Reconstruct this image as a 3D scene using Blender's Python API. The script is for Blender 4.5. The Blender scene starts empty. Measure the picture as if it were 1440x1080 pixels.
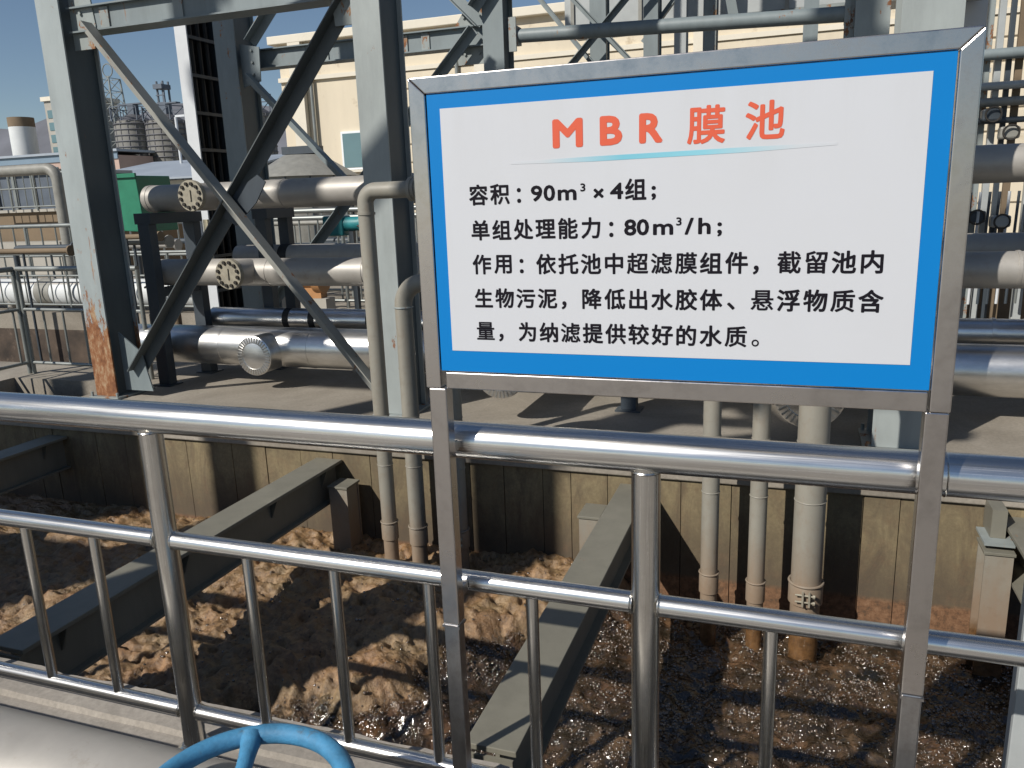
import bpy, bmesh, math, random
from mathutils import Vector, Matrix, noise
rnd = random.Random(7)
R = math.radians
S = bpy.context.scene
C = S.collection

# ------------------------------------------------------------------ camera
cam_d = bpy.data.cameras.new('camera')
cam = bpy.data.objects.new('camera', cam_d); C.objects.link(cam)
cam_d.sensor_width = 36; cam_d.lens = 36 * 1123.06 / 1440
cam_d.clip_start = 0.05; cam_d.clip_end = 3000
yaw, pit, rol = -0.345527, 0.2309235, -0.03643994
fwd = Vector((math.sin(yaw) * math.cos(pit), math.cos(yaw) * math.cos(pit), -math.sin(pit)))
right0 = Vector((math.cos(yaw), -math.sin(yaw), 0)); up0 = right0.cross(fwd)
right = right0 * math.cos(rol) + up0 * math.sin(rol)
up = -right0 * math.sin(rol) + up0 * math.cos(rol)
cam.matrix_world = Matrix(((right.x, up.x, -fwd.x, 0), (right.y, up.y, -fwd.y, -1.7317),
                           (right.z, up.z, -fwd.z, 1.6792), (0, 0, 0, 1)))
cam_d.dof.use_dof = False
S.camera = cam

# ------------------------------------------------------------------ sky, sun, exposure
SUN_EL, SUN_AZ = R(39), R(180 + 31)          # azimuth clockwise from +Y
w = bpy.data.worlds.new('World'); S.world = w; w.use_nodes = True
nt = w.node_tree; nt.nodes.clear()
sky = nt.nodes.new('ShaderNodeTexSky'); sky.sky_type = 'NISHITA'; sky.sun_disc = False
sky.sun_elevation = SUN_EL; sky.sun_rotation = SUN_AZ
sky.altitude = 900; sky.air_density = 1.0; sky.dust_density = 0.35; sky.ozone_density = 1.6
bg = nt.nodes.new('ShaderNodeBackground'); bg.inputs[1].default_value = 0.075
wo = nt.nodes.new('ShaderNodeOutputWorld')
nt.links.new(sky.outputs[0], bg.inputs[0]); nt.links.new(bg.outputs[0], wo.inputs[0])
sl = bpy.data.lights.new('sun', 'SUN'); sl.energy = 5.0; sl.angle = R(0.53); sl.color = (1, 0.95, 0.87)
sun = bpy.data.objects.new('sun', sl); C.objects.link(sun)
sdir = Vector((math.sin(SUN_AZ) * math.cos(SUN_EL), math.cos(SUN_AZ) * math.cos(SUN_EL), math.sin(SUN_EL)))
sun.rotation_euler = sdir.to_track_quat('Z', 'Y').to_euler(); sun.location = (-8, -20, 30)
S.view_settings.view_transform = 'Standard'; S.view_settings.look = 'None'
S.view_settings.gamma = 1; S.view_settings.exposure = 0.0; S.view_settings.use_curve_mapping = False

# ------------------------------------------------------------------ materials
class N:
    """tiny node-tree writer"""
    def __init__(s, name):
        s.m = bpy.data.materials.new(name); s.m.use_nodes = True
        s.t = s.m.node_tree; s.b = s.t.nodes['Principled BSDF']
        s.pos = s.t.nodes.new('ShaderNodeNewGeometry').outputs['Position']
    def n(s, typ, **k):
        x = s.t.nodes.new(typ)
        for a, v in k.items(): setattr(x, a, v)
        return x
    def link(s, a, b): s.t.links.new(a, b)
    def mapped(s, scale):
        m = s.n('ShaderNodeMapping'); m.inputs['Scale'].default_value = scale
        s.link(s.pos, m.inputs[0]); return m.outputs[0]
    def noise(s, scale=5, detail=5, rough=.6, stretch=(1, 1, 1), dist=0):
        x = s.n('ShaderNodeTexNoise'); x.inputs['Scale'].default_value = scale
        x.inputs['Detail'].default_value = detail; x.inputs['Roughness'].default_value = rough
        x.inputs['Distortion'].default_value = dist
        s.link(s.mapped(stretch), x.inputs['Vector']); return x.outputs['Fac']
    def ramp(s, fac, stops):
        r = s.n('ShaderNodeValToRGB'); e = r.color_ramp.elements
        while len(e) < len(stops): e.new(0.5)
        for el, (p, c) in zip(e, stops):
            el.position = p; el.color = (c, c, c, 1) if isinstance(c, (int, float)) else (*c, 1)
        s.link(fac, r.inputs[0]); return r.outputs[0]
    def mix(s, fac, a, b, mode='MIX'):
        x = s.n('ShaderNodeMix', data_type='RGBA', blend_type=mode)
        for sock, v in ((x.inputs[0], fac), (x.inputs[6], a), (x.inputs[7], b)):
            if isinstance(v, (int, float)): sock.default_value = v
            elif isinstance(v, tuple): sock.default_value = (*v, 1)
            else: s.link(v, sock)
        return x.outputs[2]
    def math(s, op, a, b=0.0, clamp=False):
        x = s.n('ShaderNodeMath', operation=op, use_clamp=clamp)
        for sock, v in ((x.inputs[0], a), (x.inputs[1], b)):
            if isinstance(v, (int, float)): sock.default_value = v
            else: s.link(v, sock)
        return x.outputs[0]
    def z(s, lo, hi):
        sp = s.n('ShaderNodeSeparateXYZ'); s.link(s.pos, sp.inputs[0])
        r = s.n('ShaderNodeMapRange'); r.inputs[1].default_value = lo; r.inputs[2].default_value = hi
        s.link(sp.outputs[2], r.inputs[0]); return r.outputs[0]
    def set(s, **k):
        al = dict(color='Base Color', metal='Metallic', rough='Roughness', coat='Coat Weight', aniso='Anisotropic',
                  spec='Specular IOR Level')
        for a, v in k.items():
            sock = s.b.inputs[al[a]]
            if isinstance(v, tuple): sock.default_value = (*v, 1)
            elif isinstance(v, (int, float)): sock.default_value = v
            else: s.link(v, sock)
        return s
    def bump(s, h, strength=.3, dist=.01, prev=None):
        x = s.n('ShaderNodeBump'); x.inputs['Strength'].default_value = strength
        x.inputs['Distance'].default_value = dist; s.link(h, x.inputs['Height'])
        if prev is not None: s.link(prev, x.inputs['Normal'])
        s.link(x.outputs[0], s.b.inputs['Normal']); return x.outputs[0]

M = {}
def plain(name, col, rough=.6, metal=0, var=.25, scale=6, bump=0, spots=None, stretch=(1, 1, 1)):
    a = N(name); f = a.noise(scale, 6, .65, stretch)
    dark = tuple(c * (1 - var) for c in col); lite = tuple(min(1, c * (1 + var)) for c in col)
    c = a.ramp(f, [(.3, dark), (.7, lite)])
    if spots:
        c = a.mix(a.ramp(a.noise(scale * 2.3, 8, .7), [(.58, 0.0), (.72, 1.0)]), c, spots)
    a.set(color=c, metal=metal, rough=a.math('ADD', a.math('MULTIPLY', f, .25), rough - .12, True))
    if bump: a.bump(a.noise(scale * 8, 6, .7), bump, .01)
    M[name] = a.m; return a.m

def paint(name, col, rust=.62, low=None, streak=True, rough=.5):
    """weathered site paint with rust spots; low = height below which it rusts through"""
    a = N(name)
    base = a.ramp(a.noise(3, 6, .6, (1, 1, .5)), [(.3, tuple(c * .86 for c in col)), (.75, tuple(c * 1.1 for c in col))])
    grime = a.ramp(a.noise(9, 7, .7, (1, 1, .18)), [(.45, 0.0), (.8, .45)])
    base = a.mix(grime, base, tuple(c * .55 for c in col))
    n1 = a.noise(7, 9, .72, (1, 1, .55))
    mask = a.ramp(n1, [(rust, 0.0), (rust + .035, 1.0)])
    runs = a.math('MULTIPLY', a.ramp(a.noise(11, 8, .7, (1, 1, .12)), [(.655, 0.0), (.69, 1.0)]), a.ramp(a.noise(1.6, 3, .5), [(.45, 0.0), (.55, 1.0)]))
    mask = a.math('MAXIMUM', mask, a.math('MULTIPLY', runs, .8))
    if low:
        g = a.z(low + .35, low - .55)
        thr = a.math('ADD', a.noise(13, 10, .8, (1, 1, .28)), a.math('MULTIPLY', g, .40))
        mask = a.math('MAXIMUM', mask, a.ramp(thr, [(.64, 0.0), (.67, 1.0)]))
    rc = a.ramp(a.noise(22, 6, .7, (1, 1, .5)), [(.3, (.10, .035, .014)), (.5, (.24, .10, .04)), (.66, (.36, .25, .15))])
    a.set(color=a.mix(mask, base, rc), rough=a.math('ADD', a.math('MULTIPLY', mask, .35), rough, True))
    h = a.math('ADD', a.math('MULTIPLY', mask, -.6), a.math('MULTIPLY', a.noise(60, 4, .6), .2))
    a.bump(h, .35, .004); M[name] = a.m; return a.m

def steel(name, col, rough, scratch=.1, stretch=(1, 40, 40), aniso=.5, dirt=.0):
    a = N(name)
    f = a.noise(3.5, 6, .7, stretch); g = a.noise(30, 6, .7)
    r = a.math('ADD', a.math('MULTIPLY', f, scratch), rough - scratch * .5, True)
    c = a.ramp(f, [(.3, tuple(x * .72 for x in col)), (.7, col)])
    if dirt:
        c = a.mix(a.ramp(a.noise(14, 8, .75), [(.5, 0.0), (.72, dirt)]), c, (.18, .15, .12))
    a.set(color=c, metal=1.0, rough=r, aniso=aniso)
    a.bump(f, .06, .002); M[name] = a.m; return a.m

steel('stainless_tube', (.82, .81, .79), .25, .20, (1, 75, 75), .0, .08)
steel('stainless_post', (.72, .70, .66), .25, .20, (75, 75, 1), .0, .2)
steel('sign_steel', (.62, .59, .57), .24, .26, (4, 4, 4), .0, .4)
steel('sleeve_steel', (.46, .45, .45), .34, .2, (8, 8, 3), .0, .5)
steel('aluminium_jacket', (.82, .81, .79), .34, .10, (1, 3, 3), .2)
steel('bright_jacket', (.86, .86, .86), .33, .10, (1, 3, 3), .2)
plain('jacket_grey', (.36, .34, .31), .48, .25, .12, 4, .03, (.30, .27, .23))
plain('flange_face', (.30, .275, .215), .6, .1, .25, 20, .08, (.20, .12, .06))
plain('pipe_grey', (.24, .235, .21), .5, 0, .16, 6, .05, (.22, .19, .15))
plain('bolt_dark', (.05, .045, .04), .5, .5, .3, 40)
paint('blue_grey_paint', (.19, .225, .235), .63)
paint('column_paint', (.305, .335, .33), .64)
paint('column_rust_paint', (.32, .36, .365), .635, .74)
paint('shaded_web_paint', (.065, .085, .095), .7)  # shade on the column sides, put into the colour
paint('shaded_brace_paint', (.09, .105, .11), .68)  # darker brace colour with its shade painted in
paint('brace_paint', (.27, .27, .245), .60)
paint('rusty_paint', (.26, .29, .285), .55)
paint('dark_grey_paint', (.045, .058, .072), .72)
paint('beam_paint', (.185, .176, .142), .69)
plain('green_box_paint', (.014, .17, .095), .5, 0, .15, 5)
plain('teal_paint', (.02, .20, .22), .5, 0, .15, 8)
plain('wheel_blue', (.045, .19, .34), .6, 0, .35, 12, .3, (.07, .10, .12))
plain('cream_wall', (.62, .545, .42), .8, 0, .10, 1.0, .02, (.47, .39, .28), (1, 1, .12))
plain('cream_trim', (.66, .61, .51), .8, 0, .05, 2)
plain('window_glass', (.12, .20, .22), .1, 0, .1, .5)
plain('window_frame', (.75, .77, .78), .4, 0, .05, 4)
plain('white_tank', (.60, .62, .62), .5, 0, .06, 1)
plain('silo_metal', (.16, .155, .14), .7, 0, .25, .4)
plain('silo_band', (.10, .10, .11), .6, .3, .2, 1)
plain('far_steel', (.10, .12, .15), .6, .2, .2, 1)
plain('far_rail', (.25, .265, .255), .4, .5, .1, 3)
plain('far_concrete', (.36, .34, .30), .85, 0, .15, .5)
plain('brown_wall', (.17, .125, .08), .85, 0, .2, .8)
plain('basin_brown', (.06, .042, .03), .8, 0, .6, 2, .3, (.14, .10, .075))
plain('pink_wall', (.44, .32, .27), .85, 0, .1, .3)
plain('blue_sheet', (.17, .24, .31), .6, 0, .1, .3)
plain('roof_grey', (.33, .37, .42), .5, .2, .1, .4)
plain('gauge_cream', (.62, .55, .38), .6, 0, .08, 6)
plain('orange_paint', (.40, .20, .08), .6, 0, .1, 6)
plain('black_rubber', (.015, .015, .016), .6, 0, .2, 9)
plain('white_panel', (.56, .58, .60), .5, 0, .06, 4)
plain('light_grey_paint', (.36, .38, .38), .5, 0, .1, 4, .03)
plain('hill', (.115, .12, .14), .95, 0, .25, .02)

def concrete(name, col, dark, wet=None, stripes=False):
    a = N(name)
    big = a.noise(1.1, 7, .62, dist=.6)
    c = a.ramp(big, [(.32, dark), (.5, tuple((x + y) / 2 for x, y in zip(col, dark))), (.66, col)])
    fine = a.ramp(a.noise(45, 8, .75), [(.3, .72), (.7, 1.1)])
    c = a.mix(1.0, c, fine, 'MULTIPLY')
    spots = a.ramp(a.noise(6, 9, .75), [(.60, 0.0), (.70, .6)])
    c = a.mix(spots, c, tuple(x * .6 for x in dark))
    if stripes:
        st = a.ramp(a.noise(5, 9, .75, (1, 1, .32), 1.2), [(.42, 0.0), (.66, .85)])
        c = a.mix(st, c, (.095, .070, .045))
        up = a.z(-.25, -.62)                       # tide line of dried sludge
        g = a.math('ADD', up, a.math('MULTIPLY', a.math('SUBTRACT', a.noise(7, 8, .7, (1, 1, .3)), .5), 1.4), True)
        c = a.mix(a.math('MULTIPLY', g, .85), c, (.085, .064, .044))
        foam = a.math('ADD', a.z(-.665, -.70), a.math('MULTIPLY', a.math('SUBTRACT', a.noise(12, 6, .7), .5), .9), True)
        c = a.mix(a.math('MULTIPLY', foam, .95), c, a.ramp(a.noise(24, 8, .8), [(.35, (.06, .035, .02)), (.5, (.17, .085, .042)), (.68, (.26, .15, .085))]))
    a.set(color=c, rough=.85)
    b = a.bump(a.noise(90, 6, .7), .35, .004)
    a.bump(big, .25, .03, b)
    M[name] = a.m; return a.m
concrete('slab_concrete', (.34, .305, .255), (.20, .175, .14))
concrete('curb_concrete', (.35, .32, .285), (.21, .19, .165))
concrete('pool_concrete', (.27, .215, .12), (.14, .112, .066), stripes=True)

def pipe_tank(name, col):
    """riser paint, stained brown towards the sludge (dried splashes)"""
    a = N(name)
    c = a.ramp(a.noise(5, 6, .6, (1, 1, .4)), [(.3, tuple(x * .88 for x in col)), (.7, col)])
    d = a.math('ADD', a.z(-.16, -.58), a.math('MULTIPLY', a.math('SUBTRACT', a.noise(16, 8, .75, (1, 1, .3)), .5), 1.5), True)
    c = a.mix(a.math('MULTIPLY', d, .85), c, (.24, .17, .115))
    e = a.math('ADD', a.z(-.66, -.74), a.math('MULTIPLY', a.math('SUBTRACT', a.noise(20, 5, .7), .5), .8), True)
    c = a.mix(e, c, a.ramp(a.noise(18, 6, .75), [(.35, (.075, .040, .018)), (.65, (.19, .10, .042))]))
    a.set(color=c, rough=a.math('SUBTRACT', .55, a.math('MULTIPLY', e, .35), True))
    a.bump(a.noise(50, 6, .7), .15, .004); M[name] = a.m
pipe_tank('riser_paint', (.27, .255, .215))

def sludge():
    a = N('sludge')
    at = a.n('ShaderNodeVertexColor', layer_name='foam').outputs[0]
    n1 = a.noise(16, 8, .75); n2 = a.noise(22, 8, .68, dist=.4)
    f = a.math('ADD', at, a.math('MULTIPLY', a.math('SUBTRACT', n1, .5), 1.0), True)
    wet = a.ramp(a.noise(5, 7, .7, dist=.5), [(.36, (.010, .009, .006)), (.5, (.040, .027, .017)), (.60, (.095, .058, .034)), (.74, (.16, .098, .058))])
    n2 = a.math('ADD', a.math('MULTIPLY', n2, .72), a.math('MULTIPLY', a.noise(75, 4, .7), .28))
    foam = a.ramp(n2, [(.36, (.095, .054, .024)), (.45, (.21, .128, .060)), (.56, (.30, .192, .098)), (.70, (.39, .27, .155))])
    tint = a.ramp(a.noise(3, 5, .6), [(.35, (1.0, .86, .74)), (.65, (.92, 1.0, 1.0))])
    pv = a.n('ShaderNodeTexVoronoi'); pv.inputs['Scale'].default_value = 27; a.link(a.mapped((1, 1, 1)), pv.inputs[0])
    hole = a.math('MULTIPLY', a.ramp(pv.outputs['Distance'], [(.10, 1.0), (.22, 0.0)]), a.ramp(a.noise(7, 4, .6), [(.48, 0.0), (.56, 1.0)]))
    foam = a.mix(hole, foam, (.05, .028, .013))                    # small dark pits dotted over the foam
    fm = a.ramp(f, [(.38, 0.0), (.56, 1.0)])
    a.set(color=a.mix(1.0, a.mix(fm, wet, foam), tint, 'MULTIPLY'), spec=.9,
          rough=a.math('ADD', a.math('MULTIPLY', fm, .30), .13, True))
    # foam crumble fades out on the liquid, where bubbles with clean skins take over
    prev = a.bump(a.math('MULTIPLY', a.noise(30, 9, .72, dist=.3), a.math('ADD', a.math('MULTIPLY', fm, .9), .1)), .8, .016)
    prev = a.bump(a.math('MULTIPLY', a.noise(85, 5, .75), fm), .8, .006, prev)
    for sc, dist, seed in ((26, .007, 5), (61, .0025, 9)):
        v = a.n('ShaderNodeTexVoronoi'); v.inputs['Scale'].default_value = sc; a.link(a.mapped((1, 1, 1)), v.inputs[0])
        dome = a.math('SUBTRACT', 1.0, a.math('MULTIPLY', a.math('POWER', v.outputs['Distance'], 2.0), 3.2), True)
        patch = a.ramp(a.noise(seed, 5, .65), [(.40, 0.0), (.52, 1.0)])
        patch = a.math('MULTIPLY', patch, a.math('SUBTRACT', 1.0, a.math('MULTIPLY', fm, .6)))
        prev = a.bump(a.math('MULTIPLY', dome, patch), 1.0, dist, prev)
    M['sludge'] = a.m
sludge()

def bubble():
    a = N('bubble_skin')
    a.set(color=a.ramp(a.noise(30, 3, .6), [(.35, (.03, .022, .014)), (.65, (.12, .08, .052))]), rough=.16, spec=1.0, coat=1.0); a.b.inputs['Coat Roughness'].default_value = .14; a.b.inputs['Coat IOR'].default_value = 1.8; M['bubble_skin'] = a.m
bubble()
def sign_print(name, col, rough=.3):
    a = N(name); a.set(color=col, rough=rough); M[name] = a.m
sign_print('sign_blue', (.0, .165, .47), .55)
M['sign_blue'].node_tree.nodes['Principled BSDF'].inputs['Specular IOR Level'].default_value = .2
sign_print('sign_white', (.515, .53, .565), .35)
sign_print('sign_red', (.58, .085, .035), .5)
sign_print('sign_black', (.008, .007, .011), .7)
M['sign_black'].node_tree.nodes['Principled BSDF'].inputs['Specular IOR Level'].default_value = .12
a = N('sign_face'); dr = a.ramp(a.noise(9, 7, .7, (1, 1, .12)), [(.45, 0.0), (.75, .30)])
top = a.math('MULTIPLY', dr, a.z(1.62, 1.87))
c_ = a.mix(a.ramp(a.noise(4, 6, .6), [(.4, 0.0), (.7, .12)]), (.515, .53, .565), (.46, .46, .465))
a.set(color=a.mix(top, c_, (.42, .42, .42)), rough=a.math('ADD', .28, a.math('MULTIPLY', a.noise(5, 6, .6), .2))); a.bump(a.noise(2.2, 2, .4), .12, .01); M['sign_face'] = a.m
def swoosh_mat():
    a = N('swoosh'); sp = a.n('ShaderNodeSeparateXYZ'); a.link(a.pos, sp.inputs[0])
    mr = a.n('ShaderNodeMapRange'); mr.inputs[1].default_value = -.58; mr.inputs[2].default_value = .07
    a.link(sp.outputs[0], mr.inputs[0])
    a.set(color=a.ramp(mr.outputs[0], [(0, (.515, .53, .565)), (.12, (.49, .525, .56)), (.38, (.16, .44, .55)), (.62, (.22, .50, .60)), (.88, (.49, .525, .56)), (1, (.515, .53, .565))]), rough=.35)
    M['swoosh'] = a.m
swoosh_mat()

# ------------------------------------------------------------------ mesh builder
class MB:
    def __init__(s): s.v = []; s.f = []; s.sm = False
    def quadbox(s, p):                       # 8 corners, bottom ring then top ring
        b = len(s.v); s.v += [Vector(q) for q in p]
        s.f += [tuple(b + i for i in q) for q in ((3, 2, 1, 0), (4, 5, 6, 7), (0, 1, 5, 4), (1, 2, 6, 5), (2, 3, 7, 6), (3, 0, 4, 7))]
        return s
    def box(s, x0, x1, y0, y1, z0, z1):
        return s.quadbox([(x0, y0, z0), (x1, y0, z0), (x1, y1, z0), (x0, y1, z0), (x0, y0, z1), (x1, y0, z1), (x1, y1, z1), (x0, y1, z1)])
    def bar(s, a, b, w, h, side=(0, 1, 0)):
        """box from a to b, w wide along `side`, h along the other axis"""
        a, b = Vector(a), Vector(b); d = (b - a).normalized(); u = Vector(side); u = (u - d * u.dot(d)).normalized(); v = d.cross(u)
        q = []
        for c in (a, b):
            q += [c - u * w / 2 - v * h / 2, c + u * w / 2 - v * h / 2, c + u * w / 2 + v * h / 2, c - u * w / 2 + v * h / 2]
        return s.quadbox(q)
    def tube(s, pts, r, n=24, caps=True):
        """swept tube through pts; r a number or one per point"""
        s.sm = True
        pts = [Vector(p) for p in pts]; b = len(s.v)
        rs = r if isinstance(r, (list, tuple)) else [r] * len(pts)
        u = None
        for i, p in enumerate(pts):
            d = (pts[min(i + 1, len(pts) - 1)] - pts[max(i - 1, 0)])
            if d.length < 1e-9: d = pts[-1] - pts[0]
            d.normalize()
            if u is None: u = d.orthogonal().normalized()
            u = (u - d * u.dot(d)).normalized(); v = d.cross(u)
            s.v += [p + (u * math.cos(t) + v * math.sin(t)) * rs[i] for t in (2 * math.pi * k / n for k in range(n))]
        for i in range(len(pts) - 1):
            for k in range(n):
                k2 = (k + 1) % n
                s.f.append((b + i * n + k, b + i * n + k2, b + (i + 1) * n + k2, b + (i + 1) * n + k))
        if caps:
            s.f.append(tuple(b + k for k in reversed(range(n)))); s.f.append(tuple(b + (len(pts) - 1) * n + k for k in range(n)))
        return s
    def ring(s, c, axis, R0, r, n=32, m=10):
        s.sm = True
        c = Vector(c); a = Vector(axis).normalized(); u = a.orthogonal().normalized(); v = a.cross(u); b = len(s.v)
        for i in range(n):
            t = 2 * math.pi * i / n; e = u * math.cos(t) + v * math.sin(t)
            for k in range(m):
                q = 2 * math.pi * k / m
                s.v.append(c + e * (R0 + r * math.cos(q)) + a * r * math.sin(q))
        for i in range(n):
            for k in range(m):
                s.f.append((b + i * m + k, b + ((i + 1) % n) * m + k, b + ((i + 1) % n) * m + (k + 1) % m, b + i * m + (k + 1) % m))
        return s
    def prism(s, poly, off):
        """extrude a polygon (list of 3D points) by vector off"""
        b = len(s.v); n = len(poly); off = Vector(off)
        s.v += [Vector(p) for p in poly] + [Vector(p) + off for p in poly]
        s.f.append(tuple(b + i for i in reversed(range(n)))); s.f.append(tuple(b + n + i for i in range(n)))
        for i in range(n): s.f.append((b + i, b + (i + 1) % n, b + n + (i + 1) % n, b + n + i))
        return s
    def build(s, name, mat, parent=None, bevel=0, **tags):
        me = bpy.data.meshes.new(name)
        off = parent.matrix_basis.translation if parent else Vector()
        if parent and parent.parent: off = off + parent.parent.matrix_basis.translation
        me.from_pydata([v - off for v in s.v], [], s.f)
        bm = bmesh.new(); bm.from_mesh(me); bmesh.ops.recalc_face_normals(bm, faces=bm.faces); bm.to_mesh(me); bm.free()
        me.materials.append(M[mat])
        if s.sm: me.shade_smooth(); me.set_sharp_from_angle(angle=R(40))
        o = bpy.data.objects.new(name, me); C.objects.link(o)
        if parent: o.parent = parent
        if bevel:
            m = o.modifiers.new('bevel', 'BEVEL'); m.width = bevel; m.segments = 2; m.limit_method = 'ANGLE'
        for k, v in tags.items(): o[k] = v
        return o
def thing(name, label, cat, loc=(0, 0, 0), group=None):
    o = bpy.data.objects.new(name, None); C.objects.link(o); o.location = loc
    o['label'] = label; o['category'] = cat
    if group: o['group'] = group
    o.empty_display_size = .1
    return o
def struct(name, mb, mat, **k): return mb.build(name, mat, None, kind='structure', **k)
def arc(c, r, a0, a1, u, v, n=8):
    c, u, v = Vector(c), Vector(u), Vector(v)
    return [c + u * r * math.cos(a0 + (a1 - a0) * i / n) + v * r * math.sin(a0 + (a1 - a0) * i / n) for i in range(n + 1)]

# ------------------------------------------------------------------ ground, slab, pool
WY = 2.95                  # far pool wall
POOL_X0, POOL_X1 = -9.0, 4.0
g = MB()
g.box(-400, 400, 30, 1400, -.5, -.02); g.box(-400, -30, -60, 30, -.5, -.02); g.box(30, 400, -60, 30, -.5, -.02); g.box(-30, 30, -60, -12, -.5, -.02)
struct('ground', g, 'far_concrete')
g = MB()                   # deck beyond the pool, with the second pit left open
g.box(-30, -7.75, WY + .031, 4.95, -.30, 0); g.box(-30, -6.9, 8.6, 30, -.30, 0); g.box(-7.75, -6.25, WY + .031, 3.72, -.30, 0); g.box(-7.75, -6.9, 4.28, 4.95, -.30, 0); g.box(-6.9, -6.25, 4.28, 30, -.30, 0)
g.box(-6.25, 30, WY + .031, 30, -.30, 0)
struct('concrete_slab', g, 'slab_concrete')
g = MB(); g.box(-7.75, -6.25, 3.72, 4.28, -1.6, -1.5); g.box(-7.8, -7.75, 3.72, 4.28, -1.5, -.3); g.box(-6.25, -6.2, 3.72, 4.28, -1.5, -.3); g.box(-7.75, -6.25, 4.28, 4.33, -1.5, -.3); g.box(-7.75, -6.25, 3.67, 3.72, -1.5, -.3)
struct('side_pit', g, 'pool_concrete')
g = MB(); g.box(-30, -6.9, 4.95, 8.6, -1.3, -1.2); g.box(-30, -6.9, 8.6, 8.65, -1.2, -.3); g.box(-6.9, -6.85, 4.95, 8.6, -1.2, -.3)
struct('sunken_basin', g, 'basin_brown')
g = MB(); g.box(-30, 30, -12, .17, -.4, 0)
struct('walkway', g, 'curb_concrete')
# rough coping lip on the near edge of the pool
lip = MB(); x = -9.0; prev = None
nx = 220; b = 0
for i in range(nx + 1):
    xx = -9 + 13 * i / nx; e = .205 + .018 * noise.noise(Vector((xx * 3.1, 0, 1))) + .008 * noise.noise(Vector((xx * 17, 3, 1)))
    h = .018 + .006 * noise.noise(Vector((xx * 9, 8, 1)))
    lip.v += [Vector((xx, .035, -.002)), Vector((xx, .045, h)), Vector((xx, e - .01, h)), Vector((xx, e, h - .012)), Vector((xx, e + .004, -.16))]
for i in range(nx):
    for k in range(4): lip.f.append((i * 5 + k, (i + 1) * 5 + k, (i + 1) * 5 + k + 1, i * 5 + k + 1))
struct('kerb', lip, 'curb_concrete')
g = MB(); g.box(POOL_X0, POOL_X1, .10, .17, -1.6, -.4); g.box(POOL_X0, POOL_X1, .17, .20, -1.6, -.16)
g.box(POOL_X0 - .2, POOL_X0, .1, WY + .3, -1.6, -.002); g.box(POOL_X1, POOL_X1 + .2, .1, WY + .3, -1.6, -.002)
g.box(POOL_X0, POOL_X1, .1, WY + .3, -1.7, -1.6)
struct('pool_near_wall', g, 'pool_concrete')
g = MB(); g.box(POOL_X0, POOL_X1, WY + .03, WY + .3, -1.6, -.302)
pw = struct('pool_far_wall', g, 'pool_concrete')
x = POOL_X0; k = 0
rp = random.Random(3)
while x < POOL_X1 - .1:    # board-marked concrete: one panel per shutter board
    wd = rp.choice((.19, .24, .27, .3)); x1 = min(POOL_X1, x + wd); d = rp.uniform(0, .009)
    MB().box(x + .002, x1 - .002, WY + .001 + d, WY + .031, -1.5, -.045).build('wall_panel', 'pool_concrete', pw, bevel=.002)
    x = x1
e = MB(); e.box(POOL_X0, POOL_X1, WY - .02, WY + .06, -.044, .008); struct('slab_edge', e, 'slab_concrete', bevel=.008)

# sludge: one surface, foam heaped to the left and along the far wall
def foam_amt(x, y):
    n = noise.noise(Vector((x * 1.5, y * 1.7, 4))) * .45 + noise.noise(Vector((x * 4.2, y * 4.4, 9))) * .16 + noise.noise(Vector((x * 12, y * 12, 3))) * .06
    kn = ((-9, -2), (-3.1, -.6), (-2.55, .85), (-2.0, 1.55), (-1.4, 2.05), (-1.0, 2.7), (-.7, 3.4), (4, 3.6)); yb = 2.2
    for (xa, ya), (xb, yb_) in zip(kn[:-1], kn[1:]):
        if xa <= x <= xb: yb = ya + (yb_ - ya) * (x - xa) / (xb - xa); break
    q = max(0, min(1, .5 + (y - yb + n) / .60)); return q * q * (3 - 2 * q)
sx = []; q = POOL_X0
while q < POOL_X1: sx.append(q); q += .06 if q < -5.6 or q > 1.6 else (.018 if q < -3.4 else .0115)
sx.append(POOL_X1); sy = []; q = .19
while q < WY + .02: sy.append(q); q += .0115 if q < 1.9 else .016
verts = []; fo = []
for yy in sy:
    for xx in sx:
        fa = foam_amt(xx, yy); P = Vector((xx, yy, 0))
        r1 = 1 - abs(noise.noise(P * 5.5 + Vector((5, 0, 0)))) * 2; r2 = 1 - abs(noise.noise(P * 13 + Vector((1, 9, 0)))) * 2
        z = -.945 + .16 * fa + .040 * noise.noise(P * 2.3) + .030 * r1 + .016 * r2 + .008 * noise.noise(P * 26)
        lump = noise.noise(P * 1.7 + Vector((0, 7, 2))) * .5 + .5
        l2 = 1 - abs(noise.noise(P * 7 + Vector((3, 1, 2)))) * 2.2; l3 = 1 - abs(noise.noise(P * 19 + Vector((8, 1, 2)))) * 2.2
        pit = max(0, noise.noise(P * 16 + Vector((2, 5, 5))) - .22)
        z += fa * (.030 + .070 * lump + .016 * l2 + .013 * l3 - .13 * pit + .007 * noise.noise(P * 40))
        verts.append((xx, yy, z)); fo.append(fa)
W_ = len(sx)
faces = [(j * W_ + i, j * W_ + i + 1, (j + 1) * W_ + i + 1, (j + 1) * W_ + i) for j in range(len(sy) - 1) for i in range(W_ - 1)]
me = bpy.data.meshes.new('sludge_water'); me.from_pydata(verts, [], faces); me.shade_smooth()
ca = me.color_attributes.new('foam', 'FLOAT_COLOR', 'POINT')
ca.data.foreach_set('color', [c for f in fo for c in (f, f, f, 1)])
me.materials.append(M['sludge']); so = bpy.data.objects.new('sludge_water', me); C.objects.link(so); so['kind'] = 'structure'

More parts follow.
